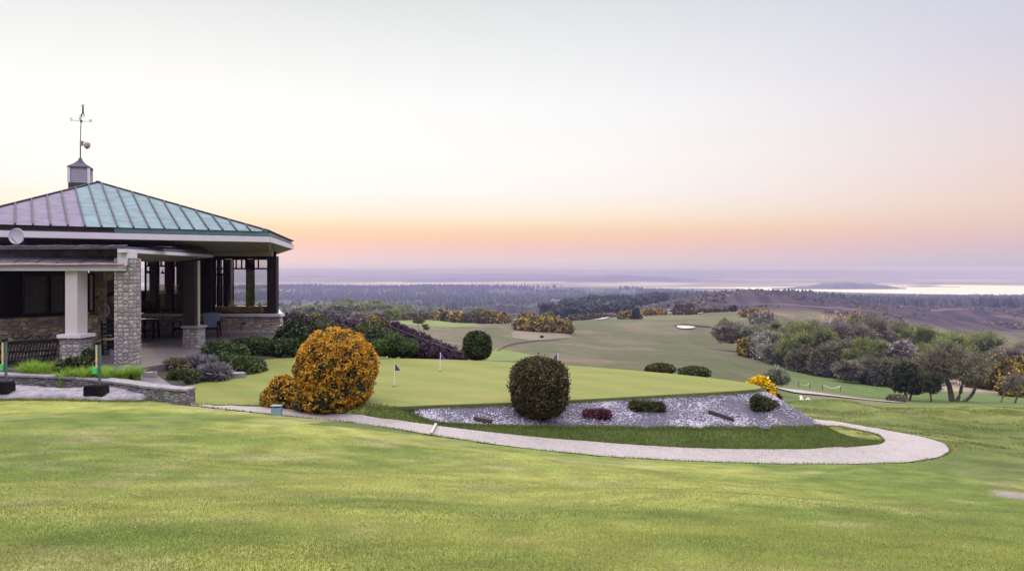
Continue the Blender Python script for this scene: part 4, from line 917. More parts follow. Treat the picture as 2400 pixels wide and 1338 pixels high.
# pale rock ledge in front of the wall
lx = np.linspace(-16, 0, 120)
fr_ = [(-300,936,-2.9),(0,936.5,-2.9),(120,938,-2.9),(250,941,-2.92),(330,940,-2.93),(357,934,-2.93)]; bk_ = [(-300,900,-2.70),(0,909,-2.76),(150,914,-2.77),(250,912,-2.74),(330,910,-2.74),(352,914,-2.78)]
fr_ = resample([G(*a) for a in fr_], 140); bk_ = resample([G(*a) for a in bk_], 140); rows = []
for t, up in ((0, -.12), (.0, .0), (.05, .07), (.2, .09), (.4, .08), (.6, .06), (.8, .05), (1., .04), (1.25, .0)):
    p = fr_*(1-t)+bk_*t; p = p.copy(); p[:, 2] += up+(fbm(p[:, 0]*2.2, p[:, 1]*2.2+t, 4, 7)-.5)*.09*(t > 0); p[:, 1] += (fbm(p[:, 0]*1.4, p[:, 0]*0+3, 3, 9)-.5)*.25*(1-t); rows.append(p)
V = np.array(rows).transpose(1, 0, 2).reshape(-1, 3); o = mk('rock_ledge', V, grid_faces(140, 9), M['ledge'], smooth=False); tag(o, kind='structure')
# flat stones edging the bed
for i, (a, b_, sx, sy, h) in enumerate([(555,873,.42,.3,.16),(540,866,.4,.3,.14),(500,846,.36,.28,.12),(353,871,.34,.12,.08)]):
    p = G(a, b_, -2.86 if i < 3 else -2.58); mb = MB(); n = 9; r = random.Random(i); pol = [(p[0]+math.cos(t*2*math.pi/n)*sx*.55*r.uniform(.85, 1.1), p[1]+math.sin(t*2*math.pi/n)*sy*.5*r.uniform(.85, 1.1)) for t in range(n)]
    mb.prism(pol, p[2]-h-.15, [p[2]+r.uniform(-.015, .015) for _ in pol]); tag(mb.build('edging_stone', M['coping'], base=tuple(p)), ['flat grey edging stone at the lawn corner below the juniper', 'grey edging stone just behind the corner stone beside the juniper', 'grey edging stone between lavender and juniper', 'narrow kerb stone at the terrace step beside the front pier'][i], 'stone', 'edging stones of the flower bed')

# ------------------------------------------------------------------ furniture
def adirondack():
    t = thing('garden_chair', 'blue grey slatted garden chair right of the dark timber post', 'chair', (0, 0, 0), 'blue garden chairs on the terrace'); local(t)
    mb = MB()
    for i in range(6):
        x = -.24+i*.096; mb.bar((x, .16, .36), (x*1.12, .34, .93-abs(i-2.5)*.012), .082, .02)
    mb.build('backrest', M['blue'], t)
    mb = MB()
    for i in range(5): mb.box((0, -.26+i*.1), .54, .085, .40-.012*i, .42-.012*i)
    mb.build('seat', M['blue'], t)
    for s in (-1, 1):
        mb = MB(); mb.box((s*.33, -.08), .10, .62, .60, .625); mb.build('armrest', M['darkwood'], t)
        mb = MB(); mb.bar((s*.30, -.30, 0), (s*.30, -.26, .60), .055, .07); mb.build('leg', M['darkwood'], t)
        mb = MB(); mb.bar((s*.30, .44, 0), (s*.30, .12, .60), .055, .07); mb.build('leg', M['darkwood'], t)
    MB().box((0, -.3), .6, .03, .30, .40).build('apron', M['darkwood'], t); return t
ch = adirondack(); ch.location = (pX(491, 28.9), 29.0, FZ); ch.rotation_euler[2] = math.radians(12)
copy_tree(ch, (pX(431, 28.8), 28.9, FZ), math.radians(-14), 'blue grey slatted garden chair partly hidden by the dark timber post')
def woodchair():
    t = thing('wooden_chair', 'dark wooden ladder back chair with woven seat nearest the stone pier', 'chair', (0, 0, 0), 'dark chairs by the entrance'); local(t)
    for s in (-1, 1):
        MB().bar((s*.2, .2, 0), (s*.2, .26, 1.02), .04).build('leg', M['black'], t); MB().bar((s*.2, -.2, 0), (s*.2, -.2, .46), .04).build('leg', M['black'], t)
    mb = MB()
    for z_ in (.62, .76, .90): mb.bar((-.2, .23, z_), (.2, .23, z_), .03, .08)
    mb.build('backrest', M['black'], t)
    mb = MB().box((0, 0), .44, .42, .44, .465)
    for i in range(6): mb.box((-.19+i*.076, 0), .045, .40, .465, .475, .5)
    mb.build('seat', M['tan'], t)
    mb = MB(); mb.bar((-.2, -.2, .2), (.2, -.2, .2), .025); mb.bar((-.2, -.2, .25), (-.2, .2, .25), .025); mb.bar((.2, -.2, .25), (.2, .2, .25), .025); mb.build('stretcher', M['black'], t); return t
wch = woodchair(); wch.location = (pX(266, 23.2), 23.2, FZ); wch.rotation_euler[2] = math.radians(70)
copy_tree(wch, (pX(277, 24.6), 24.6, FZ), math.radians(60), 'dark wooden ladder back chair behind the other at the entrance wall')
# blue bag under chair
mb = MB(); mb.prism([(pX(262, 23)+a, 22.9+b_) for a, b_ in ((0, 0), (.22, .02), (.24, .2), (.02, .22))], FZ, FZ+.17); tag(mb.build('crate', M['blue'], base=(pX(262, 23), 23, FZ)), 'small blue crate on the floor beneath the wooden chair', 'crate')
# dark table left in the pavilion front
tb = thing('side_table', 'dark timber table standing by the sill wall right of the stone pier', 'table', (pX(352, 28.6), 28.6, FZ))
MB().box((pX(350, 28.6), 28.6), .75, .5, FZ+.68, FZ+.72).build('table_top', M['black'], tb)
for sx in (-.3, .22):
    for sy in (-.2, .2): MB().box((pX(352, 28.6)+sx, 28.6+sy), .06, .06, FZ, FZ+.68).build('leg', M['black'], tb)
MB().box((pX(350, 28.6), 28.6), .6, .04, FZ+.25, FZ+.30).build('shelf', M['black'], tb)
# sofa in the glazed room
sf = thing('sofa', 'long tan sofa with its back against the glazing of the corner room', 'sofa', (pX(566, 31.2), 31.2, FZ))
xa, xb = pX(511, 30.9), pX(621, 30.9)
mb = MB(); mb.prism([(xa, 30.55), (xb, 30.55), (xb-.03, 30.8), (xa+.03, 30.8)], FZ+.1, pZ(719, 30.6)); mb.build('backrest', M['sofa'], sf)
mb = MB(); mb.box(((xa+xb)/2, 31.2), xb-xa-.3, .75, FZ+.1, FZ+.45); mb.build('seat', M['sofa'], sf)
for xx in (xa+.1, xb-.1): MB().box((xx, 31.2), .2, .8, FZ+.1, FZ+.66).build('armrest', M['sofa'], sf)
for i, (pxx, w, h, mt) in enumerate(((540, .3, .1, 'white'), (604, .16, .17, 'flagpole'), (538, .14, .16, 'tan'))):
    z0 = pZ(719, 30.6); mb = MB(); xx = pX(pxx, 30.75)
    mb.tube([(xx, 31.05, z0-.12), (xx, 31.05, z0+h*.3), (xx, 31.05, z0+h)], [w*.3, w*.5, w*.2], 8)
    tag(mb.build(['cushion', 'napkin', 'cushion'][i], M[mt], base=(xx, 31.05, z0-.12)), ['small white cushion resting on the sofa seat', 'folded white napkin peak above the right end of the sofa', 'small tan cushion beside the brown post'][i], ['cushion', 'napkin', 'cushion'][i])
# pendant lamps
for i, (pxx, pyy) in enumerate(((344.5, 637), (350, 637.5), (381, 638))):
    Yl = 32.3; xx = pX(pxx, Yl); zz = pZ(pyy, Yl); t = thing('pendant_lamp', ['dark cone pendant lamp beside the stone pier, left of a pair', 'dark cone pendant lamp, right one of the pair beside the pier', 'single dark cone pendant lamp between the brown posts'][i], 'lamp', (xx, Yl, zz), 'pendant lamps in the glazed room')
    MB().tube([(xx, Yl, zz+.06), (xx, Yl, zz-.06)], [.02, .09], 12).build('lamp_shade', M['black'], t); MB().tube([(xx, Yl, zz+.06), (xx, Yl, .68)], .006, 5).build('cord', M['black'], t)
# lattice screens
for i, (a, b_) in enumerate(((371, 390), (405, 420))):
    Yl = 33.2; x0, x1 = pX(a, Yl), pX(b_, Yl); z0, z1 = pZ(687, Yl), pZ(667, Yl); mb = MB(); st_ = .095
    k = -6
    for k in range(-8, 9):
        for sg in (1, -1):
            p0 = []; c_ = (x0+x1)/2+k*st_
            # clip the diagonal to the rectangle
            for zz in np.linspace(z0, z1, 9):
                xx = c_+sg*(zz-(z0+z1)/2); p0.append((xx, zz))
            p0 = [q_ for q_ in p0 if x0 <= q_[0] <= x1]
            if len(p0) > 1: mb.bar((p0[0][0], Yl+.01*sg, p0[0][1]), (p0[-1][0], Yl+.01*sg, p0[-1][1]), .028, .015)
    mb.wall((x0, Yl), (x1, Yl), z0-.02, z0, .04); mb.wall((x0, Yl), (x1, Yl), z1, z1+.02, .04)
    tag(mb.build('lattice_screen', M['flagpole'], base=(x0, Yl, z0)), ['white diamond lattice between the two left brown posts', 'narrower white diamond lattice right of the second brown post'][i], 'screen')
# indoor plant silhouettes, hanging basket
bush('potted_plant', 'dark leafy potted plant inside the room next to the stone pier', 'plant', (pX(348, 31.6), 31.6, FZ), .3, .3, 1.25, 900, .09, M['f_dark'], 71, core=.6)
bush('potted_plant', 'low dark potted plant inside behind the blue chair', 'plant', (pX(378, 31.6), 31.6, FZ), .35, .3, 1.0, 900, .09, M['f_dark'], 72, core=.6)
hb = thing('hanging_basket', 'terracotta wall basket with dark trailing plant by the entrance', 'basket', (pX(266, 24.2), 24.2, pZ(708, 24.2)))
xx = pX(266, 24.2); MB().tube([(xx, 24.2, pZ(712, 24.2)), (xx, 24.2, pZ(703, 24.2)), (xx, 24.2, pZ(694, 24.2))], [.03, .11, .15], 14).build('bowl', M['terracotta'], hb)
foliage('foliage', [(xx, 24.2, pZ(691, 24.2), .17, .17, .08)], 300, .05, M['f_dark'], hb, 5, .7)
# terrace bench with ornamental scrolls
bx0, bx1 = pX(0, 20.6)-.3, pX(119, 20.3); by = 20.5
bn = thing('garden_bench', 'dark slatted garden bench with its back to the rubble wall', 'bench', ((bx0+bx1)/2, by, FZ))
def bpt(f, h, back=0): return (bx0+(bx1-bx0)*f, by+back+.1*(1-f)*0, FZ+h+.0*f)
mb = MB(); z0, z1 = pZ(848, by)-FZ, pZ(799, by)-FZ
mb.bar(bpt(0, z1-.10, .12), bpt(1, z1, .12), .05, .09); mb.bar(bpt(0, z0-.02), bpt(1, z0+.04), .05, .08); mb.bar(bpt(0, (z0+z1)/2-.05, .06), bpt(1, (z0+z1)/2+.03, .06), .035, .05)
for i in range(21):
    f = .03+i*.047; mb.bar(bpt(f, z0), bpt(min(f+.02, 1), z1-.10+.1*f, .12), .035, .02)
mb.build('backrest', M['black'], bn)
mb = MB()
for i in range(4): a = bpt(0, z0-.04, -.12-i*.11); b_ = bpt(1, z0-.02, -.12-i*.11); mb.bar(a, b_, .09, .025)
mb.build('seat', M['black'], bn)
for f in (.01, .99):
    for bk in (0, -.45): MB().bar(bpt(f, -.05, bk), bpt(f, z0, bk), .06).build('leg', M['black'], bn)
    MB().bar(bpt(f, z0+.22, .04), bpt(f, z0+.2, -.5), .06, .04).build('armrest', M['black'], bn)
for i, (p0, p1) in enumerate((((28, 790), (72, 786)), ((88, 790), (116, 785)))):
    Yb = 20.9; mb = MB(); n_ = 4 if i == 0 else 2; w_ = (p1[0]-p0[0])/n_
    pts = [P(p0[0]+w_*k, p0[1]+(6 if k % 2 else -2)-k*.3, Yb) for k in range(n_+1)]; mb.tube(pts, .016, 6)
    for k in range(0, n_+1, 2): e = pts[k]; mb.tube([e, e+np.array([.03, 0, .035]), e+np.array([.06, 0, .02])], .014, 5)
    tag(mb.build('iron_scroll', M['black'], base=tuple(pts[0])), ['longer zigzag wrought iron scroll on the wall above the bench', 'shorter wrought iron scroll above the right end of the bench'][i], 'ornament', 'iron scrolls above the bench')
# shoe brush stands
def stand(px0, Y_, zb, lab, first):
    x0 = pX(px0, Y_); t = thing('shoe_brush_stand', lab, 'brush stand', (x0, Y_, zb), 'shoe brush stands on the rock ledge')
    MB().tube([(x0+.02, Y_+.1, zb), (x0+.02, Y_+.1, zb+1.10), (x0+.02, Y_+.1, zb+1.2)], [.03, .03, .028], 10).build('post', M['greypost'], t)
    MB().tube([(x0-.035, Y_+.07, zb+.5), (x0-.035, Y_+.07, zb+1.13)], .022, 8).build('handle', M['tan'], t)
    MB().box((x0-.06, Y_+.05), .10, .08, zb+.50, zb+.63, .1).build('clip', M['green'], t)
    MB().tube([(x0-.05, Y_+.08, zb+1.18), (x0+.06, Y_+.08, zb+1.2)], .04, 8).build('finial', M['black'], t)
    mb = MB().box((x0, Y_), .46, .24, zb+.03, zb+.20, -.05)
    for i in range(14): mb.box((x0-.2+i*.03, Y_), .016, .26, zb-.0, zb+.24, -.05+.01*(i % 3))
    mb.build('brush_block', M['black'], t)
zb1 = pZ(928, 17.2); stand(226, 17.2, zb1, 'brush stand with green clip and tan handle, whole, in the middle of the pale ledge', True)
stand(5, 17.4, pZ(920, 17.4), 'brush stand with green clip cut off by the left edge of the photo', False)
# path light box
lx_, lY = pX(647, 16.1), 16.15; z0 = gz(lx_, lY)
lb = thing('path_light', 'small blue grey metal light box at the edge of the gravel path', 'light', (lx_, lY, z0))
mb = MB(); mb.prism([(lx_-.10, lY-.07), (lx_+.10, lY-.07), (lx_+.10, lY+.07), (lx_-.10, lY+.07)], z0-.02, [z0+.15, z0+.17, z0+.19, z0+.15]); mb.build('housing', M['bluegrey'], lb)
MB().box((lx_, lY), .22, .16, z0+.195, z0+.21, 0).build('lid', M['bluegrey'], lb)
# flags on the green
for i, (pxx, pyb, pyt, wv_, lab) in enumerate(((924, 905, 852, 1, 'purple pin flag on a white stick nearest the orange bush'), (1031.5, 870, 826, 1, 'purple pin flag at the back of the green between orange bush and topiary'), (1307, 866, 829, -1, 'purple pin flag rising behind the big bronze round bush'))):
    p = G(pxx, pyb, -3.0); t = thing('pin_flag', lab, 'golf flag', tuple(p), 'pin flags on the putting green'); s = p[1]/F; h = (pyb-pyt)*s
    MB().tube([(p[0], p[1], -3.0), (p[0]+.01, p[1], -3.0+h)], .011, 8).build('flagstick', M['flagpole'], t)
    mb = MB(); w_ = 12*s*wv_; hh = 17*s; zt_ = -3.0+h; vs = []
    nn_ = 7
    for k in range(nn_):
        f = k/(nn_-1); dy = .03*math.sin(f*5); vs += [(p[0]+.012*wv_+w_*f, p[1]+dy, zt_-hh*.75*f), (p[0]+.012*wv_+w_*f*1.05, p[1]+dy+.008, zt_-hh*(1-.05*f))]
    mb.add(vs, [[2*k, 2*k+1, 2*k+3, 2*k+2] for k in range(nn_-1)]); mb.build('flag', M['purple'], t)
    MB().disc((p[0], p[1], -2.997), (0, 0, 1), .054, .004, 20).build('hole_disc', M['black'], t)  # black disc paints the shade inside the cup

# ------------------------------------------------------------------ garden plants
# orange berberis with its side lobe
c0 = G(778, 962, -3.1); R = 1.0
ob = thing('orange_bush', 'big round bush covered in orange flowers beside the gravel path', 'bush', tuple(c0))
c0 = c0-np.array([.13, 0, 0]); c0 = c0-np.array([-.06, .42, .02]); lobs = [(c0[0]+.05, c0[1]+.9, c0[2]+.88, .94, .95, .93), (c0[0]+.05, c0[1]+.8, c0[2]+.42, .84, .85, .5),
        (c0[0]-1.12, c0[1]+.8, c0[2]+.40, .34, .36, .36), (c0[0]-1.3, c0[1]+.75, c0[2]+.24, .32, .34, .28), (c0[0]-.88, c0[1]+.7, c0[2]+.30, .38, .4, .34), (c0[0]-.1, c0[1]+.5, c0[2]+.26, .8, .5, .36)]
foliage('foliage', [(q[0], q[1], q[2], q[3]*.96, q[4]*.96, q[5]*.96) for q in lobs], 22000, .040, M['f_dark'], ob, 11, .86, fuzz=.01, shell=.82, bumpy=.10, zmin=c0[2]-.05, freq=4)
V, Fc, v = leafcloud(lobs, 60000, .030, 12, elong=1.3, shell=.88, bumpy=.06, freq=7, zmin=c0[2])
# flowers gather in sprays; more of them on top
r = np.random.default_rng(3); pc_ = V.reshape(-1, 4, 3).mean(1); cl = vnoise(pc_[:, 0]*15, pc_[:, 1]*15, pc_[:, 2]*15, seed=77); hgt = np.clip((pc_[:, 2]-c0[2])/1.9, 0, 1)
keep = cl+.34*hgt+.20*r.random(len(cl)) > .62; Fk = Fc[keep]; used, inv = np.unique(Fk, return_inverse=True)
mk('blossom', V[used], inv.reshape(-1, 4), M['f_orange'], ob, attr=v[used])
# big bronze ball on the slope
c1 = G(1266, 984, -3.24)
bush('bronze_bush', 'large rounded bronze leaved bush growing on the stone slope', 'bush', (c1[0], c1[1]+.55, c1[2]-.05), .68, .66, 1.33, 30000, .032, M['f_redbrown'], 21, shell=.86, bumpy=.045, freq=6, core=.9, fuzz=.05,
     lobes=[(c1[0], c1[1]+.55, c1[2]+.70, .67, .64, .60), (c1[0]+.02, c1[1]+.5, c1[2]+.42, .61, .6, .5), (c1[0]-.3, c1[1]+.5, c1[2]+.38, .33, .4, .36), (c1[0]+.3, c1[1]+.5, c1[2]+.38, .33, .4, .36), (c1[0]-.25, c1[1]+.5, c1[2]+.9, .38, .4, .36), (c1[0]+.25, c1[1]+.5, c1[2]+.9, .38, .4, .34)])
c2 = G(1118, 843, -3.03); bush('topiary_bush', 'dark clipped dome bush at the back left of the putting green', 'bush', tuple(c2), .5, .48, .92, 9000, .05, M['f_dark'], 22, shell=.86, bumpy=.05, core=.9,
     lobes=[(c2[0], c2[1]+.3, c2[2]+.5, .48, .46, .44), (c2[0], c2[1]+.3, c2[2]+.3, .47, .45, .34)])
for i, (pxx, pyb, w_) in enumerate(((1548, 868, 70), (1628, 876, 76))):
    Y_ = 24.0-i*.7; cc = np.array([pX(pxx, Y_), Y_, pZ(pyb+3, Y_)-.1]); rw = w_/F*Y_/2
    bush('box_bush', ['low oval clipped bush behind the green, left of the two', 'low oval clipped bush behind the green, right of the two'][i], 'bush', tuple(cc), rw, rw*.8, .36, 5000, .04, M['f_green'] if i == 9 else M['f_mid'], 31+i, group='pair of low clipped bushes behind the green', shell=.84, bumpy=.06, core=.88)
# cushions on the slope
def slopept(px, py):
    best = None
    for i in range(0, 170, 1):
        for t in np.linspace(0, 1, 21):
            p = cr[i]*(1-t)+tq[i]*t; d = (1200+F*p[0]/p[1]-px)**2+(HZ-F*p[2]/p[1]-py)**2
            if best is None or d < best[0]: best = (d, p)
    return best[1]
for (pxx, pyy, w_, h_, mt, nm, lab, sd, tilt) in ((1398, 974, 56, 26, 'f_red', 'heather_plant', 'small dark red heather cushion on the slope right of the bronze bush', 41, 0), (1519, 957, 76, 34, 'f_mid', 'cushion_plant', 'green oval cushion plant near the middle of the slope', 42, -.12), (1794, 951, 70, 44, 'f_mid', 'cushion_plant', 'elongated dark green cushion plant near the right end of the slope', 43, -.45)):
    p = slopept(pxx, pyy); s = p[1]/F; L = []
    for k in range(5):
        f = (k-2)/2.; L.append((p[0]+f*w_*s*.36, p[1]-f*tilt*.5-.02, p[2]+f*tilt*.25+.03, w_*s*.22, .16, h_*s*.42))
    o = foliage(nm, L, 3200, .035, M[mt], None, sd, .8, base=tuple(p), shell=.75, bumpy=.15, elong=2.2, outward=.6); tag(o, lab, 'plant')
for i, ((a, b_), (c_, d_), h) in enumerate((((1113, 981), (1156, 989), .07), ((1662, 963), (1718, 984), .06))):
    p = slopept(a, b_); q = slopept(c_, d_); mb = MB(); mb.bar(p+[0, -.02, .03], q+[0, -.02, .03], .10, h); mb.bar(p+[0, -.06, .0], q+[0, -.06, .0], .05, .05)
    tag(mb.build('timber_baulk', M['slot'], base=tuple(p)), ['short dark timber set in the slope left of the bronze bush', 'longer dark timber lying in the right half of the slope'][i], 'timber')
# yellow broom, red plant, small tree at the tip
Yt = 20.6; p = np.array([pX(1786, Yt), Yt, pZ(914, Yt)]); bush('yellow_broom', 'bright yellow flowering broom at the right tip of the green', 'bush', (p[0], p[1], p[2]-.25), .26, .25, .62, 2600, .05, M['f_yellow'], 51, core=.6, shell=.6, bumpy=.3, outward=.7, elong=2, lobes=[(p[0]-.07, p[1], p[2]+.16, .24, .22, .2), (p[0]+.14, p[1], p[2]+.0, .2, .2, .2), (p[0]+.02, p[1], p[2]-.1, .2, .2, .2)])
p = np.array([pX(1822, 21), 21, pZ(933, 21)]); bush('red_shrub', 'tiny dark red shrub beside the top of the slope corner', 'bush', (p[0], p[1], p[2]-.2), .13, .13, .32, 700, .035, M['f_red'], 52)
t = thing('small_tree', 'small round crowned grey green tree behind the yellow broom', 'tree', (pX(1818, 46), 46, pZ(913, 46)))
p = (pX(1821, 46), 46, pZ(884, 46)); 
foliage('crown', [(p[0], p[1], p[2]+.05, .72, .7, .55), (p[0]-.3, p[1], p[2]-.05, .45, .5, .4), (p[0]+.35, p[1], p[2]-.05, .45, .5, .4)], 4200, .085, M['f_grey'], t, 53, 0, tri=True, elong=2, outward=.6, shell=.35, bumpy=.25)
mb = MB(); rnd = random.Random(4); limbs(mb, (p[0]-.05, 46, pZ(914, 46)-.4), (.1, 0, 1), .9, .06, 2, rnd, .8); mb.build('trunk', M['bark'], t)
# garden bed shrubs
def low(name, lab, cat, pxx, py0, Y_, w_, h, mat, seed, n=3500, size=.05, z0=None, parts=3, tilt=0, elong=2.4, outward=.6, shell=.7):
    zz = z0 if z0 is not None else pZ(py0, Y_); x0 = pX(pxx, Y_); R_ = w_/F*Y_/2; L = []; r = random.Random(seed)
    for k in range(parts):
        f = (k+.5)/parts*2-1; L.append((x0+f*R_*.62, Y_+r.uniform(-.12, .12), zz+h*.45+f*tilt, R_*(.95/parts+.25), R_*.6+.15, h*.52*r.uniform(.85, 1.1)))
    o = foliage(name, L, n, size, M[mat], None, seed, .78, base=(x0, Y_, zz), elong=elong, outward=outward, shell=shell, bumpy=.16, zmin=zz-.15); return tag(o, lab, cat)
low('juniper', 'low spreading dark juniper reaching the lawn beside the edging stones', 'shrub', 560, 874, 22.6, 125, .50, 'f_juniper', 61, 7000, .05, -3.02, 4, -.10)
low('juniper', 'low spreading juniper against the right side of the rear pier', 'shrub', 530, 845, 24.6, 110, .62, 'f_juniper', 62, 6000, .055, -2.95, 4, -.10)
low('juniper', 'dark juniper below the sill wall of the glazed room', 'shrub', 590, 838, 26.8, 110, .62, 'f_juniper', 63, 5500, .055, -2.98, 3, 0)
low('juniper', 'dark spreading juniper at the back edge of the lawn under the hedge', 'shrub', 660, 838, 26.9, 100, .60, 'f_juniper', 64, 5000, .055, -3.02, 3, 0)
low('lavender', 'grey lavender clump hugging the foot of the rear pier', 'shrub', 470, 868, 21.9, 85, .50, 'f_lavender', 65, 4200, .045, -2.95, 3, 0, 3.5, .8, .5)
low('lavender', 'grey lavender clump beside the flat edging stones', 'shrub', 505, 882, 21.0, 70, .42, 'f_lavender', 66, 3400, .045, -3.0, 3, 0, 3.5, .8, .5)
low('ground_shrub', 'small green shrub at the front corner of the flower bed', 'shrub', 432, 893, 20.2, 62, .34, 'f_mid', 67, 2800, .045, -2.98, 3, 0)
low('heather_plant', 'dark wiry heather between the paving and the rear pier', 'shrub', 412, 872, 21.2, 60, .26, 'f_brown', 68, 2400, .045, -2.75, 3, 0, 4, .8, .4)
low('dark_shrub', 'dark shrub in front of the column pedestal', 'shrub', 178, 875, 19.0, 100, .62, 'f_dark', 69, 5500, .05, -2.78, 3, 0)
low('dark_shrub', 'small glossy dark shrub right of the column pedestal', 'shrub', 210, 830, 19.6, 40, .62, 'f_laurel', 70, 2200, .05, -2.6, 2, 0, 1.6)
# hedges behind the lawn
def hedge(name, lab, px0, px1, pyt, Y_, mat, seed, n, zb=-3.0, dep=.7, tilt=0., size=.05):
    L = []; n_ = max(3, int((px1-px0)/26)); top = pZ(pyt, Y_); h = top-zb; r = random.Random(seed)
    for k in range(n_):
        f = k/(n_-1); xx = pX(px0+(px1-px0)*(.12+.76*f), Y_); e = 1-.22*abs(2*f-1)**3
        L.append((xx, Y_+r.uniform(-.05, .05), zb+h*.5*e-tilt*(f-.5)*0, (px1-px0)/F*Y_/n_*.85+.12, dep, h*.5*e*r.uniform(.97, 1.02)))
    o = foliage(name, L, n, size, M[mat], None, seed, .88, base=(pX((px0+px1)/2, Y_), Y_, zb), shell=.86, bumpy=.05, zmin=zb-.05); return tag(o, lab, 'hedge')
hedge('laurel_bush', 'glossy dark laurel with pale flecks at the corner of the stone sill wall', 664, 722, 743, 27.6, 'f_laurel', 81, 5200, size=.06)
hedge('clipped_hedge', 'clipped dark olive hedge directly behind the orange bush', 700, 800, 741, 28.2, 'f_mid', 82, 6500)
hedge('clipped_hedge', 'broad clipped hedge sloping down to the right of the orange bush', 812, 915, 752, 27.6, 'f_mid', 83, 7500)
hedge('box_bush', 'mid green rounded bush at the right end of the clipped hedges', 888, 960, 783, 26.7, 'f_green', 84, 6000)
# purple hedge behind timber rail
def railfence():
    t = thing('rail_fence', 'dark timber rail fence stepping down the bank behind the green', 'fence', (pX(1000, 27.5), 27.5, -3.2))
    pts = [P(912, 765, 29.5), P(960, 784, 29.0), P(1010, 803, 28.4), P(1050, 818, 27.8), P(1084, 828, 27.2)]
    mb = MB()
    for a, b_ in zip(pts[:-1], pts[1:]): mb.bar(a, b_, .06, .05); mb.bar(a-[0, 0, .28], b_-[0, 0, .28], .04, .04)
    mb.build('rail', M['black'], t)
    for a in pts: MB().bar((a[0], a[1], a[2]+.03), (a[0], a[1], -3.9), .07).build('post', M['black'], t)
railfence()
L = []
for k in range(7):
    f = k/6; a = P(925+150*f, 768+60*f, 28.7-1.6*f); hh = a[2]+3.3; L.append((a[0], a[1]-.18, -3.3+hh*.46, .34, .16, max(hh*.46, .12)))
o = foliage('purple_hedge', L, 7000, .05, M['f_purple'], None, 85, .8, base=(pX(1000, 27.8), 27.8, -3.2), shell=.8, vbias=-.22); tag(o, 'dark purple hedge in front of the sloping timber rail', 'hedge')
L = []
for k in range(9):
    f = k/8; a = P(925+150*f, 758+66*f, 30.3-1.6*f); L.append((a[0], a[1]+.15, a[2]-.35, .32, .3, .42))
o = foliage('purple_hedge', L, 6500, .05, M['f_purple'], None, 86, .8, base=(pX(1000, 29), 29, -3.2), shell=.75, elong=2.6, outward=.7, vbias=.12); tag(o, 'paler mauve heather hedge behind the sloping timber rail', 'hedge')
L = []
for k in range(12):
    f = k/11; a = P(655+205*f, 741+17*f, 33.0); L.append((a[0], a[1], a[2]-.36, .42, .5, .52))
o = foliage('purple_hedge', L, 9000, .06, M['f_purple'], None, 87, .8, base=(pX(760, 33), 33, -3), shell=.8, vbias=.10); tag(o, 'long mauve topped hedge behind the clipped hedges beside the glazed room', 'hedge')
# strap-leaved tufts behind the low wall
def tufts(name, lab, px0, px1, pyb, Y_, h, n, mat, seed, zb):
    r = np.random.default_rng(seed); V = []; Fc = []; A = []; k = 0
    xa_, xb_ = pX(px0, Y_), pX(px1, Y_); cen = [(r.uniform(xa_, xb_), Y_+r.uniform(-.3, .3)) for _ in range(14)]
    for i in range(n):
        c_ = cen[r.integers(14)]; a = r.uniform(0, 6.28); L_ = h*r.uniform(.7, 1.25); sp_ = r.uniform(.25, .9); b0 = np.array([c_[0]+r.normal()*.05, c_[1]+r.normal()*.05, zb]); d = np.array([math.cos(a), math.sin(a), 0]); s = np.array([-d[1], d[0], 0])*.009
        prev = None
        for q in range(5):
            f = q/4; p = b0+d*L_*sp_*f**1.6+np.array([0, 0, L_*(f-.45*sp_*f*f*f)]); w_ = 1-f*.9; V += [p-s*w_, p+s*w_]
            if q: Fc.append([k+2*q-2, k+2*q-1, k+2*q+1, k+2*q])
        k += 10; A += [r.random()]*10
    o = mk(name, np.array(V), np.array(Fc), M[mat], attr=A, base=((xa_+xb_)/2, Y_, zb)); return tag(o, lab, 'plant', 'strap leaved plants behind the low wall')
tufts('day_lily', 'bright green strap leaved clump in front of the bench', 30, 150, 885, 18.9, .50, 2200, 'f_lily', 91, -2.72)
tufts('day_lily', 'bright green strap leaved clump right of the brush stand post', 160, 320, 900, 18.5, .48, 3000, 'f_lily', 92, -2.76)

# ------------------------------------------------------------------ grass blades
def blades(name, lab, x, y, h, w, mat, seed, v0=0., z=None, lean=.5):
    r = np.random.default_rng(seed); n = len(x); z = ground(x, y) if z is None else z; a = r.uniform(0, 6.28, n); hh = h*r.uniform(.5, 1.2, n); l = lean*r.uniform(.2, 1, n)*hh
    ww = w*r.uniform(.7, 1.3, n); d = np.c_[np.cos(a), np.sin(a)]; p = np.c_[x, y, z-.004]; s = np.c_[-d[:, 1]*ww/2, d[:, 0]*ww/2, np.zeros(n)]
    V = np.stack([p-s, p+s, p+np.c_[d*l[:, None], hh]], 1).reshape(-1, 3); cl = fbm(x*.7, y*1.1, 3, 5); v = np.clip(.45*r.random(n)+.75*cl-.1+v0, 0, 1)
    o = mk(name, V, np.arange(n*3).reshape(-1, 3), M[mat], attr=np.repeat(v, 3)); return tag(o, lab, 'grass', kind='stuff')
r = np.random.default_rng(8)
n = 330000; yy = 3.6+(13.5-3.6)*r.random(n)**1.5; xx = (r.random(n)*2-1)*(yy*.70+.6); ok = ~inpoly(xx, yy, PATHPOLY); blades('grass', 'mown grass of the near slope', xx[ok], yy[ok], .022, .006, 'f_blade', 9)
xd = r.uniform(-6, 7, 130); yd = r.uniform(5.5, 15, 130); od = np.abs(xd) < yd*.7; xd, yd = xd[od], yd[od]
q4 = np.array([(1,0,0),(0,1,0),(-1,0,0),(0,-1,0)])*.011; Vd = (np.c_[xd, yd, ground(xd, yd)+.018][:, None]+q4[None]*r.uniform(.3, .8, (len(xd), 1, 1))).reshape(-1, 3)
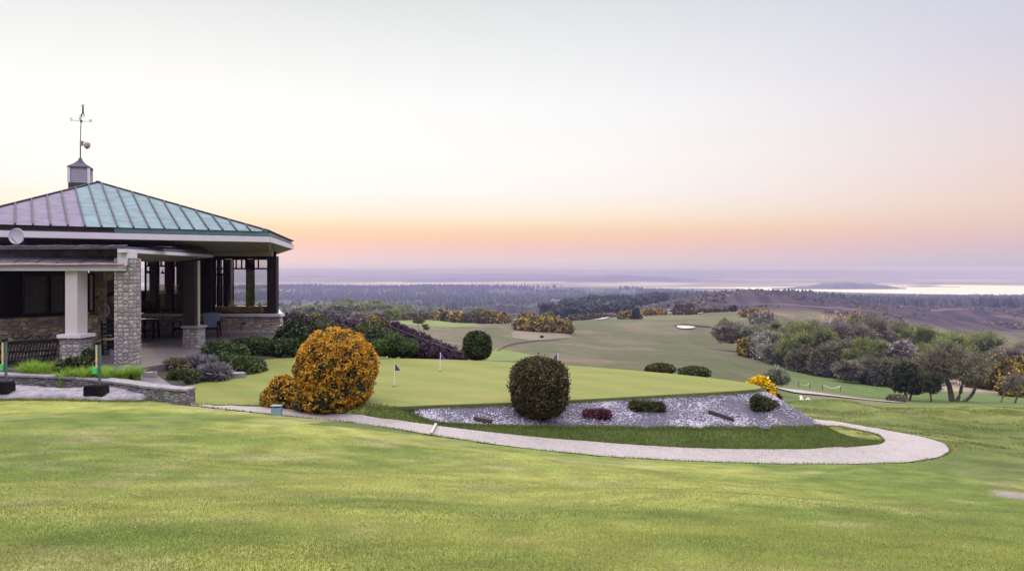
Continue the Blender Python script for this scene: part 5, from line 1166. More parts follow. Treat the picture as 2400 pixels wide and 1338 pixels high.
tag(mk('daisies', Vd, np.arange(len(Vd)).reshape(-1, 4), M['strip'] if 'strip' in M else M['white']), 'tiny white daisies dotted over the mown slope', 'flowers', kind='stuff')
def along(poly, n, wid, seed):
    r_ = np.random.default_rng(seed); d = np.r_[0, np.cumsum(np.linalg.norm(np.diff(poly[:, :2], axis=0), axis=1))]; t = r_.random(n)*d[-1]; return np.interp(t, d, poly[:, 0])+r_.normal(size=n)*wid, np.interp(t, d, poly[:, 1])+r_.normal(size=n)*wid
pxs, pys, pzs = [], [], []
gl_ = np.vstack([gp2, gp2[:1]]); a, b_ = along(offset(gl_, .09), 16000, .035, 3); okk = (a > -4.5) | (b_ > 25); pxs.append(a[okk]); pys.append(b_[okk]); pzs.append(np.full(okk.sum(), -3.06))
for poly in (A_, B_):
    a, b_ = along(poly, 9000, .03, 4); okk = ~inpoly(a, b_, PATHPOLY); pxs.append(a[okk]); pys.append(b_[okk]); pzs.append(ground(a[okk], b_[okk]))
a, b_ = along(tq[:170], 9000, .05, 5); b_ = b_-.05; pxs.append(a); pys.append(b_); pzs.append(ground(a, b_))
a, b_ = along(fr_, 6000, .05, 6); b_ = b_-.03; pxs.append(a); pys.append(b_); pzs.append(ground(a, b_))
xb_ = r.uniform(-3.5, 10.5, 200000); yb_ = r.uniform(15.2, 19.6, 200000); bankp = [tuple(p[:2]) for p in B_[:330]]+[tuple(p[:2]) for p in tq[:170][::-1]]; ob_ = inpoly(xb_, yb_, bankp); xb_, yb_ = xb_[ob_], yb_[ob_]
blades('bank_grass', 'darker rough grass on the bank between slope and path', xb_, yb_, .055, .012, 'f_rough', 15, -.12)
xb_ = r.uniform(7, 20, 60000); yb_ = r.uniform(19, 29, 60000); ob_ = ~inpoly(xb_, yb_, PATHPOLY) & (fbm(xb_*.8, yb_*2.6, 4, 44)+.05*r.normal(size=60000) > .54) & ~inpoly(xb_, yb_, [(5, 18), (9.3, 19), (9.3, 23), (5, 25)]); xb_, yb_ = xb_[ob_], yb_[ob_]
blades('rough_grass', 'tussocky rough grass beyond the bend of the path', xb_, yb_, .05, .02, 'f_rough', 16, .15)
blades('edge_grass', 'longer rough grass along the edges of green, path and ledge', np.concatenate(pxs), np.concatenate(pys), .058, .010, 'f_rough', 14, z=np.concatenate(pzs))

# ------------------------------------------------------------------ mid-distance: bunkers, tracks, sticks
def patch(name, pts, Y0, mat, lift=.12, kind='structure', fn=None):
    # outline given in plan (x, y); follows the ground
    pts = smoothpoly(np.vstack([pts, pts[:1]]), 2)[:-1]; c_ = pts.mean(0); V = [c_]; Fc = []; n = len(pts)
    for k in (1, 2, 3): V += list(c_+(pts-c_)*k/3)
    V = np.array(V); z = ground(V[:, 0], V[:, 1])+lift
    for i in range(n):
        Fc.append([0, 1+i, 1+(i+1) % n])
        for k in (0, 1): Fc.append([1+k*n+i, 1+(k+1)*n+i, 1+(k+1)*n+(i+1) % n, 1+k*n+(i+1) % n])
    o = mk(name, np.c_[V, z], Fc, M[mat]); tag(o, kind=kind); return o
def yray(px, py, lo=34, hi=420):
    """distance at which the ground is seen at this picture height"""
    ys_ = np.geomspace(lo, hi, 600); zz = ground((px-1200)/F*ys_, ys_); pyy = HZ-zz*F/ys_; k = np.where(pyy <= py)[0]; return ys_[k[0]] if len(k) else hi
def gp_(px, py, lo=34, hi=420): Y_ = yray(px, py, lo, hi); return np.array([pX(px, Y_), Y_])
patch('bunker', np.array([gp_(*a) for a in [(1586,766),(1605,765),(1632,767.5),(1625,771.5),(1598,772.5),(1587,769.5)]]), 0, 'sand', .35)
patch('bunker', np.array([gp_(*a) for a in [(1616,735),(1648,733.5),(1648,735.5),(1620,737)]]), 0, 'sand', .35)
# raised dark lip behind the bunker
pts = [gp_(a, b_) for a, b_ in ((1584,765.6),(1600,763.8),(1625,764.8),(1650,767),(1676,769.5))]
mb = MB(); mb.tube([(p[0], p[1]+1, gz(p[0], p[1])+.25) for p in pts], [.25, .45, .45, .4, .2], 6); M['lip'] = plain('rough_lip', (.07, .06, .045), .9, .3, 1); tag(mb.build('bunker_lip', M['lip']), kind='structure')
def track(name, pl, w, mat, lift=.05):
    C_ = resample(smoothpoly(np.array(pl), 2), 60); d = np.gradient(C_, axis=0); nn = np.c_[-d[:, 1], d[:, 0]]; nn /= np.linalg.norm(nn, axis=1)[:, None]; w = np.linspace(w[0], w[1], 60)[:, None] if hasattr(w, '__len__') else w
    V = np.stack([C_-nn*w/2, C_, C_+nn*w/2], 1).reshape(-1, 2); z = ground(V[:, 0], V[:, 1])+lift; o = mk(name, np.c_[V, z], grid_faces(60, 3), M[mat]); return tag(o, kind='structure')
track('track', [gp_(*a) for a in [(1836,916),(1880,920),(1930,926),(2000,934),(2060,940),(2110,945)]], 1.5, 'gravel', .10)
track('track', [gp_(1402,750), gp_(1415,747), gp_(1428,743), gp_(1452,740)], (4, 3), 'sand', .3)
track('track', [gp_(935,748.5), gp_(915,745), gp_(912,742)], 2.5, 'sand', .3)
# ridge of rough below the left field: dark curving step
pl = [gp_(*a) for a in [(1166,822),(1182,812),(1210,805),(1250,801),(1290,798),(1330,793),(1346,787),(1340,782)]]
C_ = resample(smoothpoly(np.array(pl), 2), 80); mb = MB(); 
M['step'] = plain('rough_grass_step', (.035, .030, .018), .9, .3, 1.5, bmp=1, bd=.1)
rr_ = [.05+.24*math.sin(math.pi*min(1, (i+4)/70))*(1 if i < 45 else .55) for i in range(80)]
mb.tube([(p[0], p[1]+.15, gz(p[0], p[1])-.02) for p in C_], rr_, 7); tag(mb.build('turf_step', M['step']), kind='structure')
# bleached stick hurdles and ropes
for i, (pxx, pyy, w_, h_, lab) in enumerate(((2044, 886, 34, 16, 'tangle of bleached sticks at the foot of the copse'), (2024, 893, 26, 5, 'low bleached branch lying in front of the copse'), (1878, 950, 26, 12, 'little pale sticks in the dry grass behind the slope'))):
    g_ = gp_(pxx, pyy, 38, 200); s = g_[1]/F; rnd = random.Random(i+3); mb = MB()
    for k in range(9):
        a = Vector((g_[0]+rnd.uniform(-.5, .5)*w_*s, g_[1]+rnd.uniform(-.6, .6), gz(*g_)+.05)); e = a+Vector((rnd.uniform(-.4, .4)*w_*s, rnd.uniform(-.3, .3), h_*s*rnd.uniform(.3, 1))); mb.tube([a, (a+e)/2+Vector((0, 0, .12)), e], [.05, .04, .02], 5)
    mb.tube([(g_[0]-.6*w_*s, g_[1], gz(*g_)+.05), (g_[0]+.6*w_*s, g_[1], gz(*g_)+.10)], .05, 5)
    tag(mb.build('stick_pile', M['hazel'], base=(g_[0], g_[1], gz(*g_))), lab, 'sticks')
for i, (pa_, pb_) in enumerate((((1928, 915), (1970, 917)), ((1872, 908), (1898, 911)))):
    a = gp_(*pa_); b_ = gp_(*pb_); za, zb_ = gz(*a), gz(*b_); t = thing('rope_barrier', ['pale rope barrier sagging between two stakes beyond the slope', 'smaller stake and rope barrier left of the sagging rope'][i], 'barrier', (a[0], a[1], za))
    for p, z_ in ((a, za), (b_, zb_)): MB().tube([(p[0], p[1], z_-.1), (p[0], p[1], z_+.55)], .035, 6).build('stake', M['bark'], t)
    MB().tube([(a[0]*(1-f)+b_[0]*f, a[1]*(1-f)+b_[1]*f, (za+.5)*(1-f)+(zb_+.5)*f-.25*math.sin(math.pi*f)) for f in np.linspace(0, 1, 9)], .03 if i == 0 else .012, 5).build('rope', M['hazel'], t)
# golf buggy
bg = gp_(1568, 735.5, 200, 420); z0 = gz(*bg); s = bg[1]/F
bt = thing('golf_buggy', 'tiny white golf buggy parked by the gorse on the far hill', 'buggy', (bg[0], bg[1], z0)); x0, y0 = bg
mb = MB(); mb.prism([(x0-1.15, y0-.55), (x0+1.15, y0-.55), (x0+1.15, y0+.55), (x0-1.15, y0+.55)], z0+.25, [z0+.7, z0+.85, z0+.85, z0+.7]); mb.box((x0+.1, y0), .6, 1.0, z0+.8, z0+1.05); mb.build('body', M['white'], bt)
MB().box((x0, y0), 1.9, 1.2, z0+1.85, z0+1.95).build('canopy', M['white'], bt)
mb = MB()
for sx in (-.85, .85):
    for sy in (-.5, .5): mb.bar((x0+sx, y0+sy, z0+.7), (x0+sx*.9, y0+sy, z0+1.85), .06)
mb.build('canopy_frame', M['slot'], bt)
for sx in (-.75, .75):
    for sy in (-.6, .6): MB().disc((x0+sx, y0+sy, z0+.24), (0, 1, 0), .24, .16, 16).build('wheel', M['black'], bt)
# dark lump in the left field
g_ = gp_(1270, 792, 60, 260); bush('dark_shrub', 'lone small dark shrub in the pale grass below the gorse', 'bush', (g_[0], g_[1], gz(*g_)), .36, .3, .5, 500, .1, M['f_dark'], 99)

# ------------------------------------------------------------------ trees and gorse
def clump(name, lab, px0, px1, pyt, pyb, Y_, mat, seed, n=3500, leaf=.3, group=None, cat='bush', hump=None, core=.82):
    """a bushy clump px0..px1, its top at pyt, standing on the ground"""
    Y_ = yray((px0+px1)/2, pyb, 60, 300) if Y_ is None else Y_
    L = []; n_ = max(2, int((px1-px0)/(pyb-pyt)*1.3)); r_ = random.Random(seed); s = Y_/F; Rm = (px1-px0)*s/2; xm = pX((px0+px1)/2, Y_); zg = min(gz(xm, Y_), pZ(pyb, Y_)); top = pZ(pyt, Y_); h = top-zg
    for k in range(n_):
        f = (k+.5)/n_; e = .62+.38*math.sin(math.pi*f)**.6*r_.uniform(.75, 1.05); ww = Rm*2/n_*r_.uniform(.6, .85)
        L.append((xm-Rm+Rm*2*f, Y_+r_.uniform(-.3, .3)*Rm*.3, zg+h*e*.45, ww, max(ww, h*.6), h*e*.55)); L.append((xm-Rm+Rm*2*(f+r_.uniform(-.3, .3)/n_), Y_-h*.35, zg+h*e*.25, ww*.9, max(ww*.7, h*.4), h*e*.36))
    o = foliage(name, L, n, leaf, M[mat], None, seed, core, base=(xm, Y_, zg), shell=.75, bumpy=.25, freq=4, zmin=zg-.3); return tag(o, lab, cat, group)
GR = 'gorse clumps on the golf course'
clump('gorse_bush', 'large yellow flowered gorse clump in the middle of the course', 1206, 1338, 738, 778, None, 'f_gorse', 101, 9000, .28, GR)
clump('gorse_bush', 'gorse hedge behind the small tee, left brown part', 1078, 1140, 730, 753, 255, 'f_gorsedark', 102, 3600, .45, GR)
clump('gorse_bush', 'gorse hedge behind the small tee, right yellow part', 1128, 1190, 727, 755, 258, 'f_gorse', 103, 4200, .45, GR)
clump('gorse_bush', 'low dark gorse left of the tee near the scraggly tree', 940, 1030, 733, 753, 262, 'f_gorsedark', 104, 4000, .45, GR)
clump('gorse_bush', 'dark brown gorse above the scraggly tree', 1025, 1085, 726, 753, 256, 'f_gorse', 105, 3600, .45, GR)
clump('gorse_bush', 'bright yellow gorse just above the clipped hedges', 848, 905, 738, 756, 118, 'f_gorse', 106, 3600, .24, GR)
clump('gorse_bush', 'small round dark gorse at the end of the hedge track', 888, 912, 740, 758, 110, 'f_gorsedark', 107, 1800, .2, GR)
clump('gorse_bush', 'little yellow gorse showing behind the mauve hedge', 718, 752, 732, 744, 140, 'f_gorse', 108, 1500, .3, GR)
clump('gorse_bush', 'gorse beside the white track on the far hill', 1452, 1500, 726, 744, 300, 'f_gorse', 109, 2400, .5, GR)
clump('gorse_bush', 'low gorse left of the golf buggy', 1504, 1560, 722, 736, 335, 'f_gorse', 110, 2600, .5, GR)
clump('gorse_bush', 'gorse right of the golf buggy under dark trees', 1578, 1628, 719, 734, 333, 'f_gorsedark', 111, 2400, .5, GR)
clump('gorse_bush', 'long low gorse strip behind the far green', 1632, 1704, 722, 733, 345, 'f_gorsedark', 112, 2600, .5, GR)
clump('gorse_bush', 'yellow gorse at the right end of the far green', 1740, 1800, 722, 742, 300, 'f_gorse', 113, 3000, .5, GR)
clump('gorse_bush', 'grey brown bush descending from the far green to the copse', 1760, 1812, 728, 756, 270, 'f_mauve', 114, 2800, .45, GR)
clump('gorse_bush', 'brown heath scrub along the white track', 1330, 1450, 735, 752, 330, 'f_gorsedark', 115, 3600, .5, GR)
clump('gorse_bush', 'heathland gorse streak on the purple hill', 1690, 1800, 697, 712, 480, 'f_gorsedark', 116, 4000, .8, GR)
clump('gorse_bush', 'yellow gorse glowing behind the top of the copse', 1955, 2040, 728, 750, 160, 'f_gorse', 117, 3800, .35, GR)
clump('gorse_bush', 'gorse at the foot of the copse left of the dome tree', 1732, 1785, 788, 815, 122, 'f_gorse', 118, 3600, .28, GR)
clump('gorse_bush', 'big gorse mass at the right edge behind the hawthorns', 2325, 2440, 832, 892, 100, 'f_gorse', 119, 9000, .26, GR)
clump('gorse_bush', 'second gorse mass above the pale sand at the right edge', 2270, 2345, 848, 888, 104, 'f_gorsedark', 120, 5000, .26, GR)
clump('gorse_bush', 'orange flowered gorse low behind the thin right hand trees', 2350, 2420, 876, 900, 90, 'f_gorse', 121, 3400, .22, GR)
# dark evergreens on the hill
for i, (a, b_, t_, bt_, Y_, lab) in enumerate(((1576,1604,711,728,345,'dark evergreen left of the pair behind the buggy'),(1598,1630,708,728,347,'dark evergreen, taller one of the pair behind the buggy'),(1480,1499,721,741,296,'round dark evergreen beside the white track'),(1706,1728,715,732,350,'dark evergreen behind the long gorse strip'))):
    tree('evergreen_tree', lab, (a+b_)/2, bt_, t_, b_-a, Y_, 'f_dark', 130+i, 1800, .42, 1, group='dark evergreens on the far hill', tri=False, elong=1.2, core=.8, shell=.8, stems=1)
# scraggly small tree
t = thing('scraggly_tree', 'small wind bent scraggly tree above the sloping rail fence', 'tree', (pX(992, 50), 50, pZ(779, 50)-.3)); mb = MB(); rnd = random.Random(12); tips = []
limbs(mb, (pX(992, 50), 50, pZ(779, 50)-.4), (-.2, 0, 1), .65, .05, 2, rnd, .9, 6, tips, .35); mb.build('trunk', M['bark'], t)
foliage('crown', [(q_[0], q_[1], q_[2], .22, .22, .13) for q_ in tips[:9]]+[(pX(985, 50), 50, pZ(752, 50), .35, .3, .2)], 1500, .055, M['f_redbrown'], t, 13, 0, tri=True, shell=.3)
# left valley trees (behind glazed room)
for i, (a, b, t_, bt_, Y_, lab) in enumerate(((1790,1850,815,846,116,'dark low thicket below the left part of the copse'),(1845,1905,828,862,108,'dark low thicket under the left side of the dome tree'),(1905,1970,838,872,101,'dark low thicket under the right side of the dome tree'),(2020,2090,845,880,94,'dark thicket along the foot of the copse, middle'),(2085,2150,850,884,92,'dark thicket along the foot of the copse, right'))):
    clump('thicket', lab, a, b, t_, bt_, Y_, 'f_thicket', 270+i, 4500, .14, 'thickets along the foot of the copse', 'thicket')
LG = 'trees in the valley behind the hedges'
for i, (px_, pb, pt, w_, Y_, mt, lab) in enumerate(((690,745,712,90,330,'f_grey','grey green scrub tree just right of the glazed room'),(745,745,709,80,320,'f_olive','low olive tree between glazed room and twin domes'),(800,748,694,105,345,'f_olive','tall dome tree, left of the twin domes in the valley'),(858,750,699,95,350,'f_olive','dome tree, right of the twin domes in the valley'),(790,752,707,80,300,'f_grey','pale grey round tree in front of the twin domes'),(925,750,707,95,370,'f_olive','long low hedge like tree right of the twin domes'),(850,756,728,40,220,'f_mauve','small pinkish bush in front of the right dome'),(922,760,722,30,230,'f_lime','pale green feathery young tree beside the hedge track'),(890,752,722,60,300,'f_mauve','mauve bush under the long low tree'))):
    tree('valley_tree', lab, px_, pb, pt, w_*1.25, Y_, mt, 140+i, 2600, .6 if Y_ > 280 else .4, 5, group=LG, cat='tree')
for i, (px_, pb, pt, w_, Y_, mt, lab) in enumerate(((1000,752,717,60,300,'f_grey','grey green tree behind the scraggly tree'),(1030,750,724,45,305,'f_wood','dark low tree behind the brown gorse'),(1130,752,718,55,310,'f_mauve','brownish tree behind the gorse hedge'),(1235,775,722,56,210,'f_mauve','mauve brown tree behind the large gorse clump'),(1280,775,728,40,220,'f_olive','olive tree behind the right of the large gorse clump'),(962,748,726,40,310,'f_mauve','mauve bush left of the grey green tree'))):
    tree('ridge_tree', lab, px_, pb, pt, w_, Y_, mt, 160+i, 1800, .5, 4, group='trees along the ridge')
# dark wood left of the purple hill
for i, (px_, pb, pt, w_, Y_) in enumerate(((1300,752,708,70,430),(1340,750,703,80,450),(1385,750,700,80,470),(1425,748,697,80,480),(1460,745,692,75,500),(1500,742,690,60,520),(1330,752,715,60,400),(1380,750,712,60,410),(1425,748,712,60,405),(1468,745,706,50,430),(1405,742,690,70,560),(1350,745,693,70,580),(1450,735,686,70,600),(1510,733,684,60,620),(1545,728,683,50,640))):
    tree('broadleaf_tree', ['dark broadleaf tree at the left end of the dark wood','dark broadleaf tree second from the left in the wood front','dark broadleaf tree third from the left in the wood','dark broadleaf tree in the middle of the wood','dark broadleaf tree right of the middle of the wood','dark broadleaf tree at the edge of the purple hill','low dark tree in the front row at the left of the wood','low dark tree in the front row, second from left','low dark tree in the front row, third from left','low dark tree in the front row at the right','dark crown rising behind the middle of the wood','dark crown rising behind the left of the wood','dark crown high at the back of the wood','dark crown at the back beside the purple hill','last dark crown fading onto the purple hill'][i], px_, pb, pt, w_*1.2, Y_*1.15, 'f_wood', 180+i, 2400, 1.0, 5, group='trees of the dark wood', tri=False, elong=1.3, core=.8, shell=.75, stems=1)
for i, (px_, pt) in enumerate(((1424,703),(1474,701))): tree('birch_tree', ['pale feathery birch in front of the dark wood, left one','pale feathery birch in front of the dark wood, right one'][i], px_, 742, pt, 18, 520, 'f_grey', 200+i, 900, .6, 3, group='pale birches before the wood', core=0, shell=.3)
# the copse on the right
CG = 'trees of the copse right of the fairway'
copse = [ # px, base, top, width, Y, mat, crown0, label
 (1715,795,746,75,135,'f_mauve','mauve grey scrub tree at the left end of the copse'),
 (1775,800,750,70,132,'f_grey','grey scrub tree second from the left in the copse'),
 (1700,790,743,36,138,'f_olive','thin olive sapling at the far left of the copse'),
 (1850,830,736,125,128,'f_olive','olive tree behind the dome tree in the copse'),
 (1930,835,733,130,134,'f_blossom','blossom flecked blackthorn rising behind the dome tree'),
 (2000,835,738,110,130,'f_mauve','mauve twiggy tree left of the copse centre'),
 (2070,840,733,130,132,'f_brown','tall brown twiggy tree at the centre of the copse'),
 (2148,845,748,80,122,'f_olive','round olive tree on the right shoulder of the copse'),
 (1897,850,760,112,108,'f_olive','dome shaped green tree standing forward in the copse'),
 (1800,825,772,80,120,'f_grey','pale grey green bush below the left of the copse'),
 (1835,850,790,80,112,'f_grey','grey bush between gorse and dome tree'),
 (1960,865,790,90,102,'f_brown','dark brown tangle right of the dome tree'),
 (2040,872,786,95,98,'f_olive','green tree in the front row at the copse middle'),
 (2100,874,792,95,98,'f_blossom','pale flecked tree in the front row right of the middle'),
 (2140,872,800,80,100,'f_olive','green tree in the front row at the right'),
 (1990,878,838,60,94,'f_mauve','low mauve bramble mound in front of the copse'),
 (2065,880,830,90,95,'f_brown','dark low thicket at the foot of the copse'),
 (2125,882,840,60,94,'f_brown','dark low thicket right of the copse foot'),
 (2215,850,768,110,140,'f_lime','bright green tree right of the copse'),
 (2290,850,768,120,145,'f_olive','broad olive tree far right behind the hawthorns'),
 (2380,860,798,110,135,'f_mauve','mauve scrub at the right edge behind the gorse'),
 (2200,880,810,90,110,'f_mauve','mauve twiggy tree behind the dark holly'),
 (1875,862,810,60,105,'f_brown','dark undergrowth under the dome tree'),
 (1930,868,815,60,102,'f_brown','dark undergrowth right of the dome tree trunk')]
for i, (px_, pb, pt, w_, Y_, mt, lab) in enumerate(copse):
    s_ = 12000 if w_ > 90 else 8000; w_ *= 1.16
    tree('copse_tree', lab, px_, pb, pt, w_, Y_, mt, 220+i, s_, .15, 9, group=CG, crown0=.02, elong=3.0, core=.62, shell=.55, outward=.65, stems=3, bumpy=.36, barkm='bark')
g_ = gp_(1790, 812, 90, 200); clump('blossom_shrub', 'white blossoming shrub at the left foot of the copse', 1768, 1800, 775, 795, 118, 'f_blossom', 260, 1400, .16, None, 'shrub', core=.5)
# hawthorns with twisted stems and holly
def hero(name, lab, px0, pyb, Y_, stems, crown, mats, seed, n, leaf, group=None, tri=True, r0=.16, core=0., shell=.25):
    zb = pZ(pyb, Y_); x0 = pX(px0, Y_); t = thing(name, lab, 'tree', (x0, Y_, zb), group); mb = MB(); rnd = random.Random(seed); tips = []
    for (pts, rr0) in stems:
        q_ = [np.array(P(a, b_, Y_))+[0, rnd.uniform(-.3, .3)*(k > 0), -.25*(k == 0)] for k, (a, b_) in enumerate(pts)]; q_ = smoothpoly(q_, 1); mb.tube(q_, list(np.linspace(rr0, rr0*.35, len(q_))), 8)
        for k in (len(q_)-1, len(q_)-1, len(q_)-2, len(q_)-3):
            d = q_[k]-q_[k-1]; d = d/np.linalg.norm(d)+np.array([rnd.uniform(-.8, .8), rnd.uniform(-.8, .8), rnd.uniform(-.1, .7)]); limbs(mb, q_[k], d, rnd.uniform(.9, 1.4), rr0*.35, 2, rnd, .9, 5, tips, .3)
    mb.build('trunk', M['bark'], t)
    L = [(pX(a, Y_), Y_+dy, pZ(b_, Y_), w_/F*Y_, w_/F*Y_*.9, h_/F*Y_) for (a, b_, w_, h_, dy) in crown]
    foliage('crown', L, n, leaf, M[mats], t, seed, core, tri=tri, elong=3.2 if tri else 1.4, shell=shell, outward=.6, bumpy=.3, freq=3.5); return t
hero('hawthorn_tree', 'twisted hawthorn with mossy double trunk and bare twiggy crown', 2235, 941, 72,
     [([(2232,942),(2230,915),(2222,895),(2205,880),(2190,868)], .30), ([(2238,941),(2250,925),(2254,900),(2262,880)], .22), ([(2242,942),(2272,936),(2283,915),(2290,890),(2302,868)], .20)],
     [(2190,850,48,34,0),(2235,838,52,34,.5),(2160,862,34,24,-.3),(2290,855,44,32,.4),(2250,865,50,28,-.6),(2215,820,28,18,0),(2275,880,34,20,.2)], 'f_brown', 301, 15000, .10, 'hawthorns on the lower fairway')
hero('hawthorn_tree', 'leaning hawthorn with thin crown at the far right', 2375, 941, 74, [([(2345,942),(2352,925),(2362,912),(2370,895)], .10), ([(2378,941),(2382,920),(2388,900)], .10)],
     [(2372,895,20,14,0),(2390,892,18,14,.2),(2360,905,12,9,0)], 'f_mauve', 302, 3200, .09, 'hawthorns on the lower fairway')
hero('holly_tree', 'dense dark holly left of the twisted hawthorn', 2128, 938, 70, [([(2126,938),(2124,915),(2120,890)], .16), ([(2130,938),(2136,918),(2140,900)], .12)],
     [(2118,885,28,32,0),(2130,868,22,20,.2),(2140,898,26,22,-.2),(2110,900,20,18,0)], 'f_dark', 303, 9000, .12, None, False, core=.8, shell=.7)
hero('holly_tree', 'smaller spreading dark holly between the two thick trunks', 2182, 941, 69, [([(2183,942),(2181,925),(2178,905)], .09)],
     [(2182,905,22,15,0),(2168,893,20,12,.2),(2196,890,22,14,.3),(2160,906,16,8,0)], 'f_dark', 304, 5000, .11, None, False, core=.5, shell=.6)
clump('bracken', 'low brown bracken at the foot of the dark holly', 2082, 2118, 921, 941, 66, 'f_brown', 305, 1800, .10, None, 'bracken')

# far pine belt, forests: one mass each
def conifers(name, lab, pts, h, seed, mat, wide=1., cat='forest'):
    r_ = np.random.default_rng(seed); n = len(pts); x = pts[:, 0]; y = pts[:, 1]; z = ground(x, y); hh = h*r_.uniform(.7, 1.25, n); rr = hh*r_.uniform(.22, .34, n)*wide; K = 6; V = []; Fc = []
    rings = [(.15, 1.), (.45, .85), (.5, .72), (.8, .38), (1., .04)]; V = np.zeros((n, len(rings)*K, 3))
    for i, (f, q_) in enumerate(rings):
        for k in range(K):
            a = k*2*np.pi/K+r_.uniform(0, .6, n); rad = rr*q_*r_.uniform(.7, 1.25, n); V[:, i*K+k] = np.c_[x+np.cos(a)*rad, y+np.sin(a)*rad, z+hh*f]
    f0 = [[i*K+k, i*K+(k+1) % K, (i+1)*K+(k+1) % K, (i+1)*K+k] for i in range(len(rings)-1) for k in range(K)]
    Fc = (np.arange(n)[:, None, None]*(len(rings)*K)+np.array(f0)[None]).reshape(-1, 4); o = mk(name, V.reshape(-1, 3), Fc, M[mat], attr=np.repeat(r_.random(n), len(rings)*K)); return tag(o, lab, cat, kind='stuff')
r = np.random.default_rng(77)
def scatter(n, px0, px1, y0, y1, dens=None):
    yy = np.exp(np.log(y0)+(np.log(y1)-np.log(y0))*r.random(n)); pp_ = px0+(px1-px0)*r.random(n); x = (pp_-1200)/F*yy
    if dens is not None: ok = r.random(n) < dens(pp_, yy, x); x, yy = x[ok], yy[ok]
    return np.c_[x, yy]
conifers('pine_forest', 'belt of dark pines before the lagoon', scatter(15000, 1560, 2700, 860, 2350), 13, 1, 'f_forest')
conifers('valley_forest', 'misty conifer forest filling the valley', scatter(14000, 500, 1640, 1300, 2750, lambda p_, y_, x_: sstep(.35, .6, fbm(x_/250, y_/500, 3, 61))*1.), 12, 2, 'f_forest')
conifers('woodland', 'nearer misty woodland on the valley floor', scatter(2200, 620, 1330, 600, 1150, lambda p_, y_, x_: sstep(.45, .62, fbm(x_/80, y_/160, 3, 65))), 10, 3, 'f_wood')
hp_ = scatter(9000, 1450, 2600, 260, 900, lambda p_, y_, x_: sstep(.44, .60, fbm(x_/40, y_/70, 3, 67))*(~inpoly(p_, p_*0+720, FAIR)|(y_ > 350))*(y_ > 365))
conifers('heather_scrub', 'low heather and gorse scrub dotted over the purple hill', hp_, 1.5, 5, 'f_heath', 3.2, 'scrub')
hp_ = scatter(5000, 850, 1700, 250, 700, lambda p_, y_, x_: (y_ > 350)*sstep(.40, .55, fbm(x_/30, y_/50, 3, 69)))
conifers('ridge_scrub', 'brown scrub on the ridge behind the fairway', hp_, 2.2, 6, 'f_heath', 2.6, 'scrub')
# pale outcrops on the purple hill
for i, (pxx, pyy, w_) in enumerate(((1609,687,6),(1632,688,7),(1637,685,5),(1673,688,6),(1694,689,5))):
    Y_ = 505+i*3; x0 = pX(pxx, Y_); z0 = gz(x0, Y_); rnd = random.Random(i); mb = MB(); s = Y_/F*w_/2; pol = [(x0+math.cos(k*.9)*s*rnd.uniform(.7, 1.2), Y_+math.sin(k*.9)*s*.8) for k in range(7)]
    mb.prism(pol, z0-1, [z0+rnd.uniform(.6, 1.5) for _ in pol]); tag(mb.build('rock_outcrop', M['rockfar'], base=(x0, Y_, z0)), ['pale rock leftmost on the purple hilltop','pale rock second from the left on the hilltop','pale rock in the middle of the hilltop row','pale rock second from the right on the hilltop','pale rock rightmost on the purple hilltop'][i], 'rock', 'pale rocks on the purple hill')

# ------------------------------------------------------------------ air
m = bpy.data.materials.new('haze_air'); m.use_nodes = True; nt = m.node_tree; nt.nodes.clear(); out = nt.nodes.new('ShaderNodeOutputMaterial'); vv = nt.nodes.new('ShaderNodeVolumePrincipled')
vv.inputs['Color'].default_value = (.204, .20, .46, 1); vv.inputs['Absorption Color'].default_value = (.427, .36, 0, 1); vv.inputs['Density'].default_value = 3.2e-4; vv.inputs['Anisotropy'].default_value = 0.25
nt.links.new(vv.outputs[0], out.inputs['Volume'])
mb = MB().prism([(-30000, -60), (30000, -60), (30000, 16500), (-30000, 16500)], -100, 14); o = mb.build('haze', m); tag(o, kind='stuff')

# ------------------------------------------------------------------ sky, sun, camera
w = bpy.data.worlds.new('World'); SC.world = w; w.use_nodes = True; nt = w.node_tree; nt.nodes.clear(); out = nt.nodes.new('ShaderNodeOutputWorld'); bg = nt.nodes.new('ShaderNodeBackground')
tc = nt.nodes.new('ShaderNodeTexCoord'); sx = nt.nodes.new('ShaderNodeSeparateXYZ'); nt.links.new(tc.outputs['Generated'], sx.inputs[0])
def Mt(op, a, b_=None, c_=None):
    n = nt.nodes.new('ShaderNodeMath'); n.operation = op
    for i, v in enumerate((a, b_, c_)):
        if v is None: continue
        if isinstance(v, (int, float)): n.inputs[i].default_value = v
        else: nt.links.new(v, n.inputs[i])
    return n.outputs[0]
el = Mt('ARCSINE', sx.outputs[2]); ef = Mt('MULTIPLY', el, 1/.40)   # 0..1 over 0..0.4 rad
hl_ = Mt('SQRT', Mt('ADD', Mt('MULTIPLY', sx.outputs[0], sx.outputs[0]), Mt('ADD', Mt('MULTIPLY', sx.outputs[1], sx.outputs[1]), 1e-6)))
sa = math.radians(-24); dot = Mt('DIVIDE', Mt('ADD', Mt('MULTIPLY', sx.outputs[0], math.sin(sa)), Mt('MULTIPLY', sx.outputs[1], math.cos(sa))), hl_)
def mapr(v, a, b_, c_, d_, smooth=True):
    n = nt.nodes.new('ShaderNodeMapRange'); n.interpolation_type = 'SMOOTHSTEP' if smooth else 'LINEAR'
    for i, q_ in enumerate((a, b_, c_, d_)): n.inputs[i+1].default_value = q_
    nt.links.new(v, n.inputs[0]); return n.outputs[0]
az = mapr(dot, .42, .98, 0, 1)
def e_(py): return math.atan((HZ-py)/F)/.40
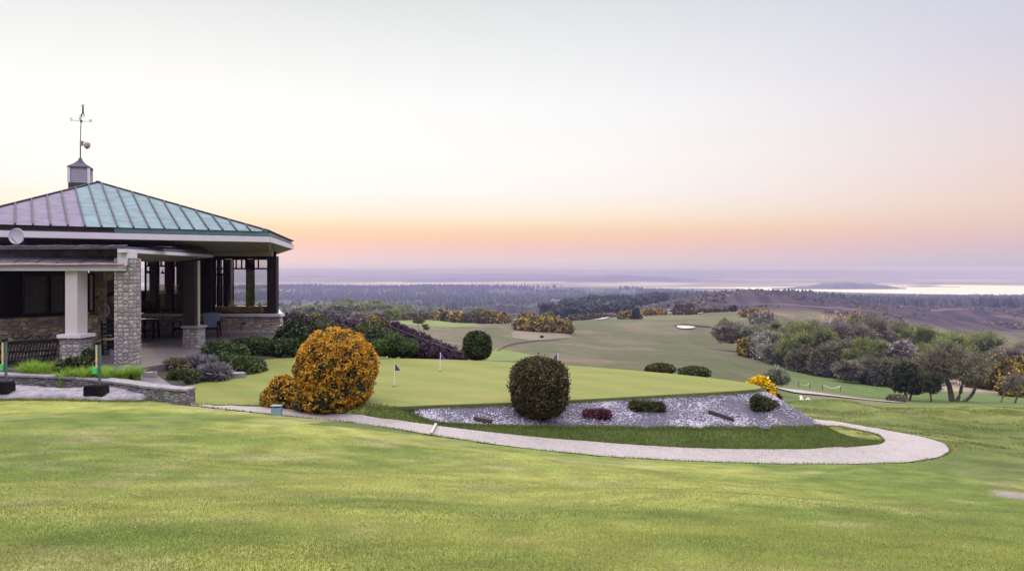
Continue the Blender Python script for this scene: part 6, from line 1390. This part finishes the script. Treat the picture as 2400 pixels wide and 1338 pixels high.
lft = [(632,(214,202,218)),(612,(226,206,212)),(590,(238,202,200)),(568,(247,203,184)),(545,(250,212,178)),(520,(253,230,202)),(495,(254,241,226)),(450,(254,249,244)),(380,(255,253,250)),(250,(252,252,252)),(120,(240,241,241)),(0,(226,228,229))]
rgt = [(632,(190,182,212)),(612,(202,190,210)),(590,(212,190,202)),(560,(224,195,198)),(530,(231,202,196)),(490,(234,207,200)),(400,(232,212,212)),(300,(225,213,220)),(200,(214,209,224)),(100,(208,207,226)),(0,(203,204,226))]
rl = ramp(nt, ef, [(e_(p), lin(c)) for p, c in lft]); rr_ = ramp(nt, ef, [(e_(p), lin(c)) for p, c in rgt])
base = mix(nt, rr_, rl, az)
# unseen sky overhead is boosted far above dusk brightness to light the ground
hi = mapr(el, .36, .80, 1.0, 5.8); base = mix(nt, base, (.80, .76, .78), mapr(el, .38, .8, 0, 1)); vm = nt.nodes.new('ShaderNodeVectorMath'); vm.operation = 'SCALE'; nt.links.new(base, vm.inputs[0]); nt.links.new(hi, vm.inputs['Scale'])
sky = nt.nodes.new('ShaderNodeTexSky'); sky.sky_type = 'NISHITA'; sky.sun_disc = False; sky.sun_elevation = math.radians(8); sky.sun_rotation = math.radians(-24); sky.air_density = 1; sky.dust_density = 1
ad = nt.nodes.new('ShaderNodeVectorMath'); ad.operation = 'MULTIPLY_ADD'; nt.links.new(sky.outputs[0], ad.inputs[0]); ad.inputs[1].default_value = (.002,)*3; nt.links.new(vm.outputs[0], ad.inputs[2])
nt.links.new(ad.outputs[0], bg.inputs[0]); bg.inputs[1].default_value = 1.0; nt.links.new(bg.outputs[0], out.inputs[0])
w.cycles.sampling_method = 'MANUAL'; w.cycles.sample_map_resolution = 512

sl = bpy.data.lights.new('Sun', 'SUN'); sl.energy = 1.6; sl.angle = math.radians(14); sl.color = (1, .84, .66); so_ = bpy.data.objects.new('sun', sl); COL.objects.link(so_)
elv = math.radians(8); dv = Vector((math.sin(sa)*math.cos(elv), math.cos(sa)*math.cos(elv), math.sin(elv))); so_.rotation_euler = dv.to_track_quat('Z', 'Y').to_euler()
cam = bpy.data.cameras.new('Camera'); co = bpy.data.objects.new('camera', cam); COL.objects.link(co); co.location = (0, 0, 0); co.rotation_euler = (math.radians(90), 0, 0)
cam.sensor_width = 36; cam.lens = 36*F/2400; cam.shift_y = (HZ-669)/2400; cam.clip_start = .1; cam.clip_end = 60000; SC.camera = co
SC.view_settings.view_transform = 'Standard'; SC.view_settings.look = 'None'; SC.view_settings.exposure = 0; SC.view_settings.gamma = 1
SC.cycles.max_bounces = 6; SC.cycles.diffuse_bounces = 3; SC.cycles.transparent_max_bounces = 10; SC.cycles.volume_bounces = 1; SC.cycles.use_denoising = True
